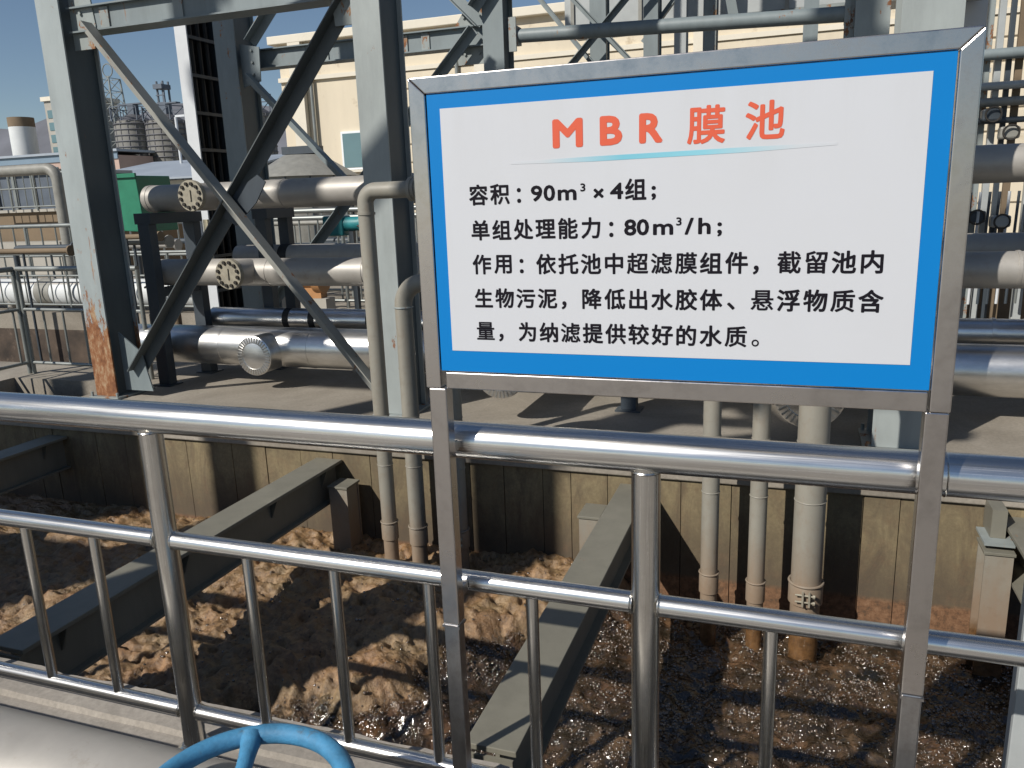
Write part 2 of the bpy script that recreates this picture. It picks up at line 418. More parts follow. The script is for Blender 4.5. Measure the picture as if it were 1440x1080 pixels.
def hgt_at(x, y):
    import bisect
    i = min(max(bisect.bisect(sx, x) - 1, 0), len(sx) - 2); j = min(max(bisect.bisect(sy, y) - 1, 0), len(sy) - 2)
    return verts[j * W_ + i][2]
rb = random.Random(11); bm_v = []; bm_f = []; NS = 8
ringz = [(math.cos(t), math.sin(t)) for t in (-.25, .35, .85, 1.25)]
count = 0
while count < 17000:
    x = rb.uniform(-3.2, 1.35); y = rb.uniform(.25, 2.9); fa = foam_amt(x, y)
    cl = noise.noise(Vector((x * 3.3, y * 3.3, 2))) + .6 * noise.noise(Vector((x * 9, y * 9, 6)))
    if cl < rb.uniform(-.55, .45): continue
    if fa > .5 and rb.random() > .10: continue
    r_ = rb.uniform(.003, .0075) if rb.random() < .8 else rb.uniform(.0075, .0125)
    z = hgt_at(x, y) - r_ * rb.uniform(0, .45); b0 = len(bm_v); ph = rb.random(); sq = rb.uniform(.75, 1.05)
    for cz, sz in ringz:
        for k in range(NS):
            a = 2 * math.pi * (k + ph) / NS; bm_v.append((x + r_ * cz * math.cos(a), y + r_ * cz * math.sin(a), z + r_ * sz * sq))
    bm_v.append((x, y, z + r_ * sq))
    for q in range(3):
        for k in range(NS): bm_f.append((b0 + q * NS + k, b0 + q * NS + (k + 1) % NS, b0 + (q + 1) * NS + (k + 1) % NS, b0 + (q + 1) * NS + k))
    for k in range(NS): bm_f.append((b0 + 3 * NS + k, b0 + 3 * NS + (k + 1) % NS, b0 + 4 * NS))
    count += 1
me = bpy.data.meshes.new('sludge_bubbles'); me.from_pydata(bm_v, [], bm_f); me.shade_smooth(); me.materials.append(M['bubble_skin'])
bo = bpy.data.objects.new('sludge_bubbles', me); C.objects.link(bo); bo['kind'] = 'stuff'
bo['label'] = 'small wet bubbles scattered over the dark liquid sludge'; bo['category'] = 'bubbles'

# ------------------------------------------------------------------ beams across the pool
def pool_beam(x0, x1, label, y0=.40, stub=True, stub_side=1):
    t = thing('pool_beam', label, 'steel beam', (x0, y0, -.36), 'painted steel beams laid across the pool')
    zt = -.10; f = MB(); f.box(x0, x1, y0, WY - .002, zt - .022, zt); f.build('top_flange', 'beam_paint', t, bevel=.003)
    w_ = MB(); w_.box(x1 - .075, x1 - .06, y0 + .004, WY - .002, zt - .26, zt - .0225); w_.build('web', 'beam_paint', t)
    l = MB(); l.box(x0 + .02, x1 - .02, y0 + .002, WY - .002, zt - .275, zt - .2605); l.build('bottom_flange', 'beam_paint', t)
    for yy in (.62, 1.4, 2.18, 2.75):
        for s0, s1 in ((x1 - .059, x1 - .004), (x1 - .076, x0 + .004)):
            MB().prism([(s0, yy, zt - .023), (s1, yy, zt - .023), (s0 + (s1 - s0) * .1, yy, zt - .14), (s0, yy, zt - .14)], (0, .012, 0)).build('stiffener', 'beam_paint', t)
    b = MB(); b.box(x0 + .01, x1 - .01, y0 - .012, y0 - .001, zt - .25, zt - .03); b.build('end_plate', 'beam_paint', t)
    return t
pool_beam(-5.76, -5.56, 'olive grey steel beam crossing the dark end of the pool, leftmost of the beams')
pool_beam(-3.20, -2.99, 'olive grey steel beam crossing the brown foam, left of the tall blue-grey column with two pipes')
pool_beam(-.985, -.80, 'olive grey steel beam crossing the sludge below the sign, between the two front sign legs')
pool_beam(1.10, 1.29, 'olive grey steel beam at the right edge of the picture behind the sign leg')
for xx in (-5.66, -3.1, -.9, 1.2):
    seat = thing('beam_seat', {-5.66: 'concrete seat under the near end of the leftmost pool beam', -3.1: 'pale concrete seat under the near end of the beam in the brown foam',
                 -.9: 'concrete seat under the near end of the beam below the sign', 1.2: 'concrete seat under the near end of the beam at the right edge'}[xx], 'concrete seat', (xx, .3, -.6), 'concrete seats under the beam ends')
    MB().box(xx - .30, xx + .34, .203, .36, -1.2, -.378).build('pier', 'pool_concrete', seat)
    MB().box(xx - .16, xx + .16, .205, .39, -.378, -.18).build('cap_block', 'curb_concrete', seat, bevel=.01)
    MB().box(xx + .18, xx + .52, .205, .33, -.378, -.24).build('side_block', 'curb_concrete', seat, bevel=.01)

def stub(x0, x1, y0, y1, ztop, label, plate=True):
    t = thing('stub_post', label, 'steel stub', ((x0 + x1) / 2, (y0 + y1) / 2, -1.2), 'short steel stub posts standing in the sludge by the far wall')
    MB().box(x0, x1, y0, y0 + .012, -1.2, ztop - .01).build('front_flange', 'riser_paint', t)
    MB().box(x0, x1, y1 - .012, y1, -1.2, ztop - .01).build('back_flange', 'riser_paint', t)
    MB().box(x1 - .02, x1 - .008, y0 + .0122, y1 - .0122, -1.2, ztop - .01).build('web', 'riser_paint', t)
    MB().box(x0 - .008, x1 + .008, y0 - .008, y1 + .008, ztop - .0098, ztop + .006).build('cap_plate', 'beam_paint', t, bevel=.002)
    return t
stub(-2.97, -2.83, 2.72, 2.88, -.22, 'short steel stub post with cap plate standing in the foam right of the left beam')
stub(-1.17, -1.05, 2.62, 2.82, -.21, 'short pale stub post tucked against the left side of the beam below the sign')
stub(.985, 1.115, 2.66, 2.84, -.20, 'pale steel stub post with cap plate right of the right sign leg')
br = thing('wall_bracket', 'small beige bracket plate above the stub post beside the far pool wall at right', 'bracket', (.99, 2.6, -.1))
MB().box(1.02, 1.09, 2.76, 2.94, -.155, .0).build('arm', 'beam_paint', br); MB().box(.98, 1.12, 2.68, 2.90, -.170, -.156).build('plate', 'rusty_paint', br)

# ------------------------------------------------------------------ pipe risers dipping into the sludge
def riser(x, y, r, label, path, zring=-.32, clamp=False):
    t = thing('riser_pipe', label, 'pipe', (x, y, -1.1), 'upright pipes dipping into the sludge')
    MB().tube([(x, y, -1.1), (x, y, zring - .10)], r * .97, 32).build('dip_pipe', 'riser_paint', t)
    MB().tube([(x, y, zring - .12), (x, y, zring - .115), (x, y, zring - .02), (x, y, zring - .005)], [r * 1.02, r * 1.13, r * 1.13, r * 1.08], 32).build('sleeve', 'riser_paint', t)
    MB().ring((x, y, zring + .004), (0, 0, 1), r * 1.1, r * .07 + .002, 36, 8).build('clamp_ring', 'riser_paint', t)
    MB().tube([(x, y, zring)] + path, r, 32).build('pipe_body', 'riser_paint', t)
    for zz in (.02, .35):
        MB().ring((x, y, zz), (0, 0, 1), r, .0035, 32, 6).build('weld_bead', 'riser_paint', t)
    if clamp:
        for zz in (-.035, -.075):
            MB().tube([(x - .055, y - r * 1.13 - .012, zring + zz), (x + .05, y - r * 1.13 - .016, zring + zz)], .0055, 10).build('clamp_bolt', 'flange_face', t)
            MB().tube([(x + .036, y - r * 1.13 - .015, zring + zz), (x + .048, y - r * 1.13 - .016, zring + zz)], .011, 6).build('clamp_nut', 'flange_face', t)
        for dx in (-.016, .018):
            MB().box(x + dx - .005, x + dx + .005, y - r * 1.13 - .026, y - r * 1.13 + .012, zring - .095, zring - .02).build('clamp_lug', 'flange_face', t)
    return t
def up_and_back(x, y, ztop, r_, yend):
    return [(x, y, ztop - r_)] + arc((x, y + r_, ztop - r_), r_, math.pi, math.pi / 2, (0, 1, 0), (0, 0, 1))[1:] + [(x, yend, ztop)]
riser(.125, 2.63, .081, 'thick grey-beige riser with a two-bolt clamp, nearest the right sign leg', up_and_back(.125, 2.63, 1.30, .16, 4.3), -.465, True)
riser(-.142, 2.63, .047, 'slim grey riser pipe, middle of the three below the right half of the sign', up_and_back(-.142, 2.63, 1.06, .1, 4.3), -.50)
riser(-.402, 2.63, .049, 'slim grey riser pipe just right of the centre railing post', up_and_back(-.402, 2.63, 1.08, .1, 4.3), -.48)
def up_and_right(x, y, ztop, r_, xend):
    return [(x, y, ztop - r_)] + arc((x + r_, y, ztop - r_), r_, math.pi, math.pi / 2, (1, 0, 0), (0, 0, 1))[1:] + [(xend, y, ztop)]
t = riser(-2.46, 2.62, .049, 'grey riser pipe with a high elbow before the column left of the sign', up_and_right(-2.46, 2.62, 1.74, .075, -2.08), -.38)
MB().tube([(-2.155, 2.62, 1.74), (-2.135, 2.62, 1.74), (-2.134, 2.62, 1.74), (-2.115, 2.62, 1.74)], [.07, .07, .062, .062], 24).build('coupling', 'riser_paint', t)
MB().tube([(-2.46, 2.62, 1.60), (-2.46, 2.62, 1.615)], .055, 24).build('coupling', 'riser_paint', t)
t = riser(-2.262, 2.64, .054, 'grey riser pipe with a wide low elbow just left of the left sign leg', up_and_right(-2.262, 2.64, 1.19, .14, -1.7), -.40)
MB().ring((-2.262, 2.64, 1.04), (0, 0, 1), .054, .006, 28, 8).build('rusty_weld', 'rusty_paint', t)
riser(-1.975, 2.66, .054, 'grey riser pipe seen right behind the left sign leg', [(-1.975, 2.66, 1.25), (-1.975, 2.66, 1.3)], -.40, True)

# ------------------------------------------------------------------ steel frame: columns, beams, braces
def column(x0, x1, y0, y1, ztop, mat, label, base=True, group='blue-grey steel columns of the pipe rack'):
    t = thing('steel_column', label, 'steel column', ((x0 + x1) / 2, (y0 + y1) / 2, 0), group)
    tf = .016; xm = (x0 + x1) / 2
    MB().box(x0, x1, y0, y0 + tf, .02, ztop).build('front_flange', mat, t, bevel=.002)
    MB().box(x0, x1, y1 - tf, y1, .02, ztop).build('back_flange', mat, t)
    MB().box(x1 - .05, x1 - .036, y0 + tf + .0005, y1 - tf - .0005, .02, ztop).build('web', 'shaded_web_paint', t)
    if base:
        MB().box(x0 - .05, x1 + .05, y0 - .05, y1 + .05, .001, .0195).build('base_plate', 'rusty_paint', t, bevel=.003)
        for bx in (x0 - .025, x1 + .025):
            for by in (y0 - .025, y1 + .025): MB().tube([(bx, by, .0197), (bx, by, .06)], .012, 8).build('anchor_bolt', 'rusty_paint', t)
    return t
cA = column(-6.06, -5.815, 3.75, 4.11, 8.2, 'column_rust_paint', 'tall blue-grey column with heavy rust on its foot, left of the crossed braces')
cB = column(-3.10, -2.87, 3.75, 4.11, 8.2, 'column_paint', 'tall blue-grey column behind the two elbowed pipes, just left of the sign')
cD = column(.505, .83, 3.68, 4.06, 8.2, 'column_paint', 'wide grey column rising behind the right end of the sign')
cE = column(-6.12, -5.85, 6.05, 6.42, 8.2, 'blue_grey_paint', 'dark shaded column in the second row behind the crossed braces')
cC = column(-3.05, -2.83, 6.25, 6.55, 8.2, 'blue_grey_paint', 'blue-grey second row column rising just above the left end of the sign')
cF = column(.38, .66, 6.25, 6.6, 8.2, 'rusty_paint', 'rusty edged second row column showing left of the wide grey column')
# gusset plates on the columns (parts)
def gus(p, t, poly, off, mat='blue_grey_paint'): MB().prism(poly, off).build('gusset_plate', mat, t)
gus(0, cA, [(-5.8149, 3.86, 3.0), (-5.60, 3.86, 3.0), (-5.56, 3.86, 3.18), (-5.60, 3.86, 3.55), (-5.8149, 3.86, 3.75)], (0, .014, 0), 'rusty_paint')
gus(0, cA, [(-5.8149, 3.86, .06), (-5.50, 3.86, .06), (-5.58, 3.86, .42), (-5.8149, 3.86, .6)], (0, .014, 0))
gus(0, cB, [(-3.101, 3.86, 2.95), (-3.30, 3.86, 2.95), (-3.34, 3.86, 3.3), (-3.101, 3.86, 3.4)], (0, .014, 0), 'rusty_paint')
gus(0, cE, [(-5.849, 6.12, 2.95), (-5.62, 6.12, 3.0), (-5.60, 6.12, 3.35), (-5.849, 6.12, 3.4)], (0, .014, 0))
gus(0, cC, [(-3.051, 6.34, 3.0), (-3.36, 6.34, 3.0), (-3.40, 6.34, 3.35), (-3.1, 6.34, 3.75), (-3.051, 6.34, 3.75)], (0, .014, 0), 'rusty_paint')
gus(0, cF, [(.379, 6.34, 2.75), (.30, 6.34, 2.8), (.30, 6.34, 3.25), (.379, 6.34, 3.35)], (0, .014, 0), 'rusty_paint')
def bolts(t, pts, d=(0, -1, 0)):
    for p in pts: MB().tube([Vector(p), Vector(p) + Vector(d) * .018], .014, 6).build('bolt', 'rusty_paint', t)
bolts(cE, [(-5.70, 6.12, 3.08), (-5.70, 6.12, 3.2), (-5.70, 6.12, 3.32)])
bolts(cC, [(-3.28, 6.34, 3.1), (-3.12, 6.34, 3.1), (-3.28, 6.34, 3.45), (-3.14, 6.34, 3.12 + .5)])
bolts(cA, [(-5.70, 3.86, 3.28), (-5.70, 3.86, 3.42), (-5.70, 3.86, 3.56)])
bolts(cF, [(.335, 6.34, 2.9), (.335, 6.34, 3.05), (.335, 6.34, 3.18)])

def ibeam(x0, x1, y, z, label, w=.15, h=.19, mat='blue_grey_paint', rusty=()):
    t = thing('cross_beam', label, 'steel beam', (x0, y, z), 'horizontal beams of the pipe rack')
    MB().box(x0, x1, y - w / 2, y + w / 2, z, z + .013).build('bottom_flange', mat, t)
    MB().box(x0, x1, y - w / 2, y + w / 2, z + h - .013, z + h).build('top_flange', mat, t)
    MB().box(x0, x1, y - w / 2 + .05, y - w / 2 + .06, z + .0132, z + h - .0132).build('web', mat, t)
    for rx in rusty: MB().box(rx, rx + .09, y - w / 2 + .036, y - w / 2 + .0495, z + .02, z + h - .02).build('splice_plate', 'rusty_paint', t)
    return t
ibeam(-5.813, -3.102, 3.92, 3.13, 'blue-grey beam with rusty patches crossing the top left corner of the view', .2, .2, 'blue_grey_paint', (-5.5, -4.75))
ibeam(-5.848, -3.052, 6.36, 3.16, 'second row beam with splice plates reaching the column above the sign corner', .18, .2, 'blue_grey_paint', (-4.95, -4.0, -3.75))
ibeam(-2.828, .378, 6.36, 3.62, 'upper second row beam along the top of the view behind the round tie', .18, .2, 'blue_grey_paint', (-1.2, -.3))

def angle(a, b, label, leg=.09, th=.009, flip=1, mat='blue_grey_paint', y_side=-1, name='diagonal_brace', group='diagonal braces of the pipe rack'):
    """L-section brace lying in an XZ plane: one leg flat in the plane, one standing out"""
    a, b = Vector(a), Vector(b); d = (b - a).normalized(); yv = Vector((0, 1, 0)); n = d.cross(yv) * flip
    t = thing(name, label, 'steel brace', (a.x, a.y, min(a.z, b.z)), group)
    MB().bar(a, b, th, leg).build('flat_leg', mat, t)
    o = n * (leg / 2 - th / 2) + yv * y_side * (leg / 2 + th / 2 + .0003)
    MB().bar(a + o, b + o, leg, th).build('outstanding_leg', mat, t)
    return t
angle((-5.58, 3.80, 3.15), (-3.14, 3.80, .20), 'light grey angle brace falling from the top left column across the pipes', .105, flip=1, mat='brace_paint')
angle((-3.17, 3.90, 3.13), (-5.66, 3.90, .22), 'dark shaded angle brace falling from upper right down to the rusty column foot', .11, flip=-1, mat='shaded_brace_paint')
cg = thing('centre_gusset', 'small bolted gusset plate where the two big crossed braces meet', 'gusset plate', (-4.36, 3.86, 1.65))
MB().prism([(-4.50, 3.852, 1.60), (-4.38, 3.852, 1.52), (-4.16, 3.852, 1.70), (-4.05, 3.852, 1.86), (-4.12, 3.852, 1.92), (-4.34, 3.852, 1.80)], (0, .012, 0)).build('plate', 'dark_grey_paint', cg)
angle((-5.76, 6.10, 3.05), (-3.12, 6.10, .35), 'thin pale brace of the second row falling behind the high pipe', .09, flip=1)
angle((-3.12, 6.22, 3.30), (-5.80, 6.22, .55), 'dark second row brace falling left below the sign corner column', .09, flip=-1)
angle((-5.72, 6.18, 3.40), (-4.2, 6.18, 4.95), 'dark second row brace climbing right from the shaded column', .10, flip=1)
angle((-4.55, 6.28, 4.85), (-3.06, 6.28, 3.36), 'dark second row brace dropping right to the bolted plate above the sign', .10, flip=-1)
angle((-3.10, 6.19, 3.48), (-2.4, 6.19, 4.3), 'short dark brace rising behind the column above the sign corner', .1, flip=1)
angle((-5.74, 3.84, 3.62), (-4.4, 3.84, 5.3), 'brace climbing right from the rust stained plate on the left column', .1, flip=1)
rt = thing('round_tie', 'round blue-grey tie pipe above the sign between two second row columns', 'pipe', (-2.6, 6.4, 3.2))
MB().tube([(-2.72, 6.4, 3.235), (.32, 6.4, 3.13)], .066, 28).build('tube', 'blue_grey_paint', rt)
MB().box(-2.80, -2.72, 6.31, 6.33, 3.08, 3.40).build('end_plate', 'rusty_paint', rt); MB().box(-2.76, -2.715, 6.33, 6.47, 3.15, 3.32).build('end_plate', 'rusty_paint', rt)
MB().box(.30, .35, 6.33, 6.47, 3.05, 3.22).build('end_plate', 'rusty_paint', rt)

# unseen rack inferred behind the viewer: members placed to throw the barred shade over pool, slab and pipes
fr = thing('unseen_shade_rack', 'tall pipe rack standing over the walkway on the near side of the pool', 'pipe rack', (-4, -3, 0))
def fbox(x0, x1, y0, y1, z0, z1, nm='member', m='blue_grey_paint'): MB().box(x0, x1, y0, y1, z0, z1).build(nm, m, fr)
for x0, x1 in ((-5.50, -5.40), (-5.28, -5.06), (-7.66, -7.40), (-11.55, -11.25), (2.6, 2.9)): fbox(x0, x1, -3.15, -2.85, 0, 13, 'column')
fbox(-11.8, 5, -3.1, -2.9, 11.3, 11.6, 'beam'); fbox(-11.8, 5, -3.1, -2.9, 12.6, 12.9, 'beam'); fbox(-8.9, -7.7, -3.1, -2.9, 7.2, 7.35, 'beam')
fbox(-10.6, -8.5, -3.2, -2.95, 4.7, 6.0, 'shade_box'); fbox(-10.4, -7.3, -3.2, -2.95, 3.5, 4.3, 'shade_box')  # unseen boxes added to darken the left end of the pool
fbox(-8.85, -8.5, -3.1, -2.9, 7.36, 9.9, 'upright')
for a_, b_ in (((-5.05, -3, 5.7), (-3.6, -3, 6.9)), ((-3.5, -3, 5.9), (-5.0, -3, 7.3)), ((-7.35, -3, 8.0), (-5.35, -3, 9.8)), ((-7.3, -3, 11.3), (-5.2, -3, 9.6)), ((-8.5, -3, 9.8), (-7.7, -3, 11.2))):
    MB().bar(a_, b_, .16, .19).build('brace', 'blue_grey_paint', fr)
MB().tube([(-4.9, -2.6, 6.35), (-2.9, -2.6, 6.35)], .09, 16).build('carried_pipe', 'jacket_grey', fr)
MB().tube([(-3.4, -2.6, 6.35), (-3.4, -2.6, 7.4), (2.7, -2.9, 7.4)], .05, 16).build('carried_pipe', 'jacket_grey', fr)

# ------------------------------------------------------------------ third frame further back, seen over the sign
def post(x0, x1, y, ztop, mat, label, z0=0, d=.22, name='steel_post', cat='steel post', group='slimmer posts of the rear frame'):
    t = thing(name, label, cat, ((x0 + x1) / 2, y, z0), group)
    MB().box(x0, x1, y, y + .012, z0, ztop).build('front_flange', mat, t)
    MB().box(x0, x1, y + d - .012, y + d, z0, ztop).build('back_flange', mat, t)
    MB().box(x1 - .03, x1 - .018, y + .0122, y + d - .0122, z0, ztop).build('web', mat, t)
    return t
post(-2.63, -2.42, 9, 6, 'blue_grey_paint', 'rear post over the sign right of the bolted tie, widest of the group')
post(-1.94, -1.76, 9, 6, 'blue_grey_paint', 'rear post over the sign, second from the left and dark where shaded', d=.3)
post(-1.50, -1.36, 8.6, 6, 'light_grey_paint', 'pale rear post over the sign, between two darker posts')
post(-1.32, -1.15, 10, 5.5, 'rusty_paint', 'narrow rust marked rear post over the middle of the sign', d=.3)
post(-.05, .12, 9.2, 5.5, 'blue_grey_paint', 'rear post over the right half of the sign next to the rusty column')
ang = dict(name='rear_brace', group='light lattice braces of the rear frame')
angle((-3.4, 8.9, 4.3), (-2.5, 8.9, 3.2), 'light rear brace falling to the right beside the bolted tie', .06, **ang)
angle((-3.2, 8.7, 4.5), (-1.9, 8.7, 3.1), 'light rear brace falling right just above the sign', .06, **ang)
angle((-1.7, 8.8, 4.4), (-3.1, 8.8, 3.0), 'dark rear brace rising right behind the round tie', .07, flip=-1, **ang)
angle((-2.4, 8.95, 3.6), (-1.8, 8.95, 3.0), 'short pale rear brace ending at the shaded post', .06, **ang)
angle((-1.1, 9.1, 4.9), (-.85, 9.1, 3.7), 'short steep rear brace crossing the pale duct', .12, **ang)
angle((-2.0, 9.3, 3.55), (-1.5, 9.3, 4.15), 'thin dark rear brace over the pale duct', .07, flip=-1, **ang)
dt = thing('air_duct', 'long pale grey duct across the top of the view behind the rack', 'duct', (-2.9, 10.6, 4.0))
MB().box(-3.4, 2.2, 10.6, 11.4, 4.02, 5.0).build('duct_shell', 'light_grey_paint', dt, bevel=.01)
for k in range(6):
    MB().box(-3.3 + k, -3.25 + k, 10.57, 10.5995, 4.0, 5.0).build('duct_flange', 'pipe_grey', dt)
MB().box(-3.4, 2.2, 10.58, 10.5999, 3.985, 4.019).build('bottom_lip', 'rusty_paint', dt)
ctw = thing('cable_ladder', 'tall white edged cable ladder with dark rungs left of the shaded column', 'cable ladder', (-6.5, 6.1, 0))
MB().box(-6.58, -6.42, 5.98, 6.0, .02, 7.5).build('front_cover', 'white_panel', ctw, bevel=.002)
MB().box(-6.56, -6.54, 6.0005, 6.5, .02, 7.5).build('back_plate', 'black_rubber', ctw)
MB().box(-6.56, -6.42, 6.48, 6.5, .02, 7.5).build('rear_rail', 'dark_grey_paint', ctw)
for k in range(18):
    MB().box(-6.45, -6.42, 6.0005, 6.48, .3 + k * .4, .335 + k * .4).build('rung', 'dark_grey_paint', ctw)
for yy in (6.12, 6.25, 6.38): MB().tube([(-6.50, yy, .05), (-6.50, yy, 7.4)], .03, 10).build('cable', 'black_rubber', ctw)

# ------------------------------------------------------------------ long pipes
def straps(t, xs, y, z, r, mat, w=.02):
    for x in xs: MB().tube([(x, y, z), (x + w, y, z)], r + .004, 32).build('band', mat, t)
def flange_branch(t, x, y0, y1, z, r, mat):
    MB().tube([(x, y0, z), (x, y1 + .05, z)], r * .82, 32).build('branch', mat, t)
    MB().tube([(x, y1 + .05, z), (x, y1 + .028, z)], r, 36).build('flange', 'flange_face', t)
    fl = MB().tube([(x, y1 + .024, z), (x, y1, z)], r, 36).build('blind_flange', 'flange_face', t)
    for k in range(12):
        a = 2 * math.pi * (k + .5) / 12; bx, bz = x + math.cos(a) * r * .78, z + math.sin(a) * r * .78
        MB().tube([(bx, y1 - .016, bz), (bx, y1 + .065, bz)], .0165, 6).build('bolt', 'bolt_dark', fl)
    MB().box(x - .008, x + .008, y1 - .012, y1 - .0005, z - .045, z + .05).build('lifting_lug', 'flange_face', fl)
def dome(x, y, z, r, sgn):
    return [(x + sgn * r * .30 * math.sin(a), y, z) for a in (0, .5, .9, 1.25, 1.5)], [r * math.cos(a) for a in (0, .5, .9, 1.25, 1.5)]
P1 = thing('process_pipe', 'highest long beige pipe with a bolted blind flange near its left end', 'pipe', (-6, 4.6, 1.775))
MB().tube([(-5.93, 4.6, 1.775), (9, 4.6, 1.775)], .126, 40).build('pipe_body', 'jacket_grey', P1)
c, rr = dome(-5.93, 4.6, 1.775, .126, -1); MB().tube(c, rr, 40).build('end_cap', 'jacket_grey', P1)
straps(P1, (-5.90, -4.4, -3.4, -1.4, .6, 1.6), 4.6, 1.775, .126, 'jacket_grey')
flange_branch(P1, -5.14, 4.55, 4.24, 1.785, .135, 'jacket_grey')
P2 = thing('process_pipe', 'second highest long beige pipe carrying the lower bolted blind flange', 'pipe', (-6, 4.55, 1.08))
MB().tube([(-5.95, 4.55, 1.075), (9, 4.55, 1.065)], .127, 40).build('pipe_body', 'jacket_grey', P2)
c, rr = dome(-5.95, 4.55, 1.075, .127, -1); MB().tube(c, rr, 40).build('end_cap', 'jacket_grey', P2)
straps(P2, (-5.92, -4.6, -3.6, -1.6, 1.4), 4.55, 1.073, .127, 'jacket_grey')
flange_branch(P2, -4.79, 4.5, 4.19, 1.09, .135, 'jacket_grey')
P2b = thing('process_pipe', 'beige pipe half hidden behind the second highest pipe, with a dark band', 'pipe', (-5, 5.35, 1.2))
MB().tube([(-5.55, 5.35, 1.16), (9, 5.35, 1.15)], .12, 36).build('pipe_body', 'jacket_grey', P2b)
MB().tube([(-5.0, 5.35, 1.16), (-4.9, 5.35, 1.16)], .126, 36).build('dark_band', 'black_rubber', P2b)
P3 = thing('insulated_pipe', 'thick aluminium clad pipe lowest to the slab with a round ribbed end cap branch', 'pipe', (-5.8, 4.6, .36))
MB().tube([(-6.4, 4.6, .36), (9, 4.6, .35)], .188, 48).build('pipe_body', 'aluminium_jacket', P3)
straps(P3, [-6.2 + .98 * k for k in range(10)], 4.6, .358, .187, 'aluminium_jacket', .03)
def ribbed_cap(t, x, y0, y1, z, r, n=36):
    MB().tube([(x, y0, z), (x, y1 + .02, z)], r, 48).build('branch_shell', 'aluminium_jacket', t)
    cp = MB().tube([(x, y1 + .02, z), (x, y1, z), (x, y1 - .012, z)], [r + .006, r + .006, r * .94], 48).build('end_cap', 'aluminium_jacket', t)
    fold = MB()
    for k in range(n):                                   # crimped edge of the sheet end
        a = 2 * math.pi * k / n; u = Vector((math.cos(a), 0, math.sin(a))); c = Vector((x, y1 - .012, z))
        fold.bar(c + u * r * .70, c + u * r * .98, .010, .012)
    fold.build('crimped_edge', 'aluminium_jacket', cp)
    MB().ring((x, y1 - .012, z), (0, 1, 0), r * .70, .004, 40, 6).build('ring_seam', 'aluminium_jacket', cp)
ribbed_cap(P3, -4.66, 4.55, 4.26, .335, .178)
ribbed_cap(P3, .11, 4.55, 3.05 + .4, .40, .21)
ribbed_cap(P3, -2.05, 4.55, 3.7, .40, .19)
P4 = thing('insulated_pipe', 'bright silver clad pipe lying behind the thick low pipe', 'pipe', (-5.6, 5.1, .55))
MB().tube([(-5.75, 5.1, .55), (9, 5.1, .535)], .108, 40).build('pipe_body', 'bright_jacket', P4)
straps(P4, [-5.6 + 1.0 * k for k in range(9)] , 5.1, .547, .107, 'bright_jacket', .03)
for xx in (-4.85, -4.55, -3.9): MB().tube([(xx, 5.1, .55), (xx + .07, 5.1, .55)], .1115, 40).build('dark_band', 'black_rubber', P4)

# portals carrying the pipes
def portal(x, label, w=.10, y0=4.33, y1=4.93, top=1.645, arm=True, z0=0):
    t = thing('pipe_support', label, 'pipe support', (x, (y0 + y1) / 2, 0), 'dark grey portal supports under the pipes')
    for yy in (y0, y1): MB().box(x - w / 2, x + w / 2, yy - .05, yy + .05, .012, top - .1).build('post', 'dark_grey_paint', t, bevel=.003)
    MB().box(x - w / 2 - .03, x + w / 2 + .03, y0 - .05, y1 + .05, top - .0999, top).build('head_beam', 'dark_grey_paint', t, bevel=.003)
    MB().box(x - w / 2 + .01, x + w / 2 - .01, y0 + .051, y1 - .051, .86, .94).build('arm', 'dark_grey_paint', t)
    for yy in (y0, y1): MB().box(x - .1, x + .1, yy - .09, yy + .09, .001, .0118).build('foot_plate', 'dark_grey_paint', t)
    return t
portal(-5.76, 'dark grey portal support nearest the rusty column foot', .13)
portal(-5.12, 'dark support posts behind the crossed braces, second portal from the left', .12, 5.22, 5.6)
portal(-3.55, 'dark support posts behind the pale brace, left of the tall column', .10, 4.95, 5.6, 1.02)
portal(-1.2, 'portal support hidden mostly behind the sign under the long pipes', .12)
portal(1.9, 'portal support under the long pipes beyond the right edge of the sign', .12)
wp = thing('panel_board', 'white vertical board hung behind the left portal support', 'board', (-6.2, 5.6, .9))
MB().box(-6.38, -6.12, 5.5, 5.52, .95, 1.62).build('board', 'white_panel', wp, bevel=.003); MB().box(-6.10, -6.04, 5.5, 5.53, .9, 1.55).build('edge_strip', 'gauge_cream', wp)
MB().box(-6.3, -6.24, 5.521, 5.57, 0, 1.0).build('leg', 'dark_grey_paint', wp)

gb = thing('green_cabinet', 'green motor box mounted left of the highest pipe', 'cabinet', (-7.9, 6.5, 1.4))
MB().quadbox([(-8.30, 6.5, 1.42), (-7.86, 6.5, 1.40), (-7.86, 7.1, 1.40), (-8.3, 7.1, 1.42), (-8.30, 6.5, 2.11), (-7.90, 6.5, 2.10), (-7.90, 7.1, 2.10), (-8.3, 7.1, 2.11)]).build('box_body', 'green_box_paint', gb, bevel=.01)
MB().box(-8.32, -7.88, 6.47, 6.499, 2.08, 2.13).build('lid_edge', 'green_box_paint', gb)
MB().box(-8.0, -7.93, 6.7, 6.77, -1.2, 1.40).build('stand', 'dark_grey_paint', gb)
MB().tube([(-7.72, 6.45, 1.5), (-7.62, 6.4, 1.1), (-7.7, 6.4, .8), (-7.9, 6.4, .7)], .014, 8).build('cable', 'black_rubber', gb)
tv = thing('valve_actuator', 'small teal valve actuator between the high pipe and the column', 'actuator', (-5.1, 6.9, 1.3))
MB().box(-5.50, -5.22, 6.9, 7.12, 1.28, 1.52).build('motor_box', 'teal_paint', tv, bevel=.02); MB().tube([(-5.22, 7.0, 1.42), (-5.02, 7.0, 1.42)], .085, 20).build('gear_case', 'teal_paint', tv)
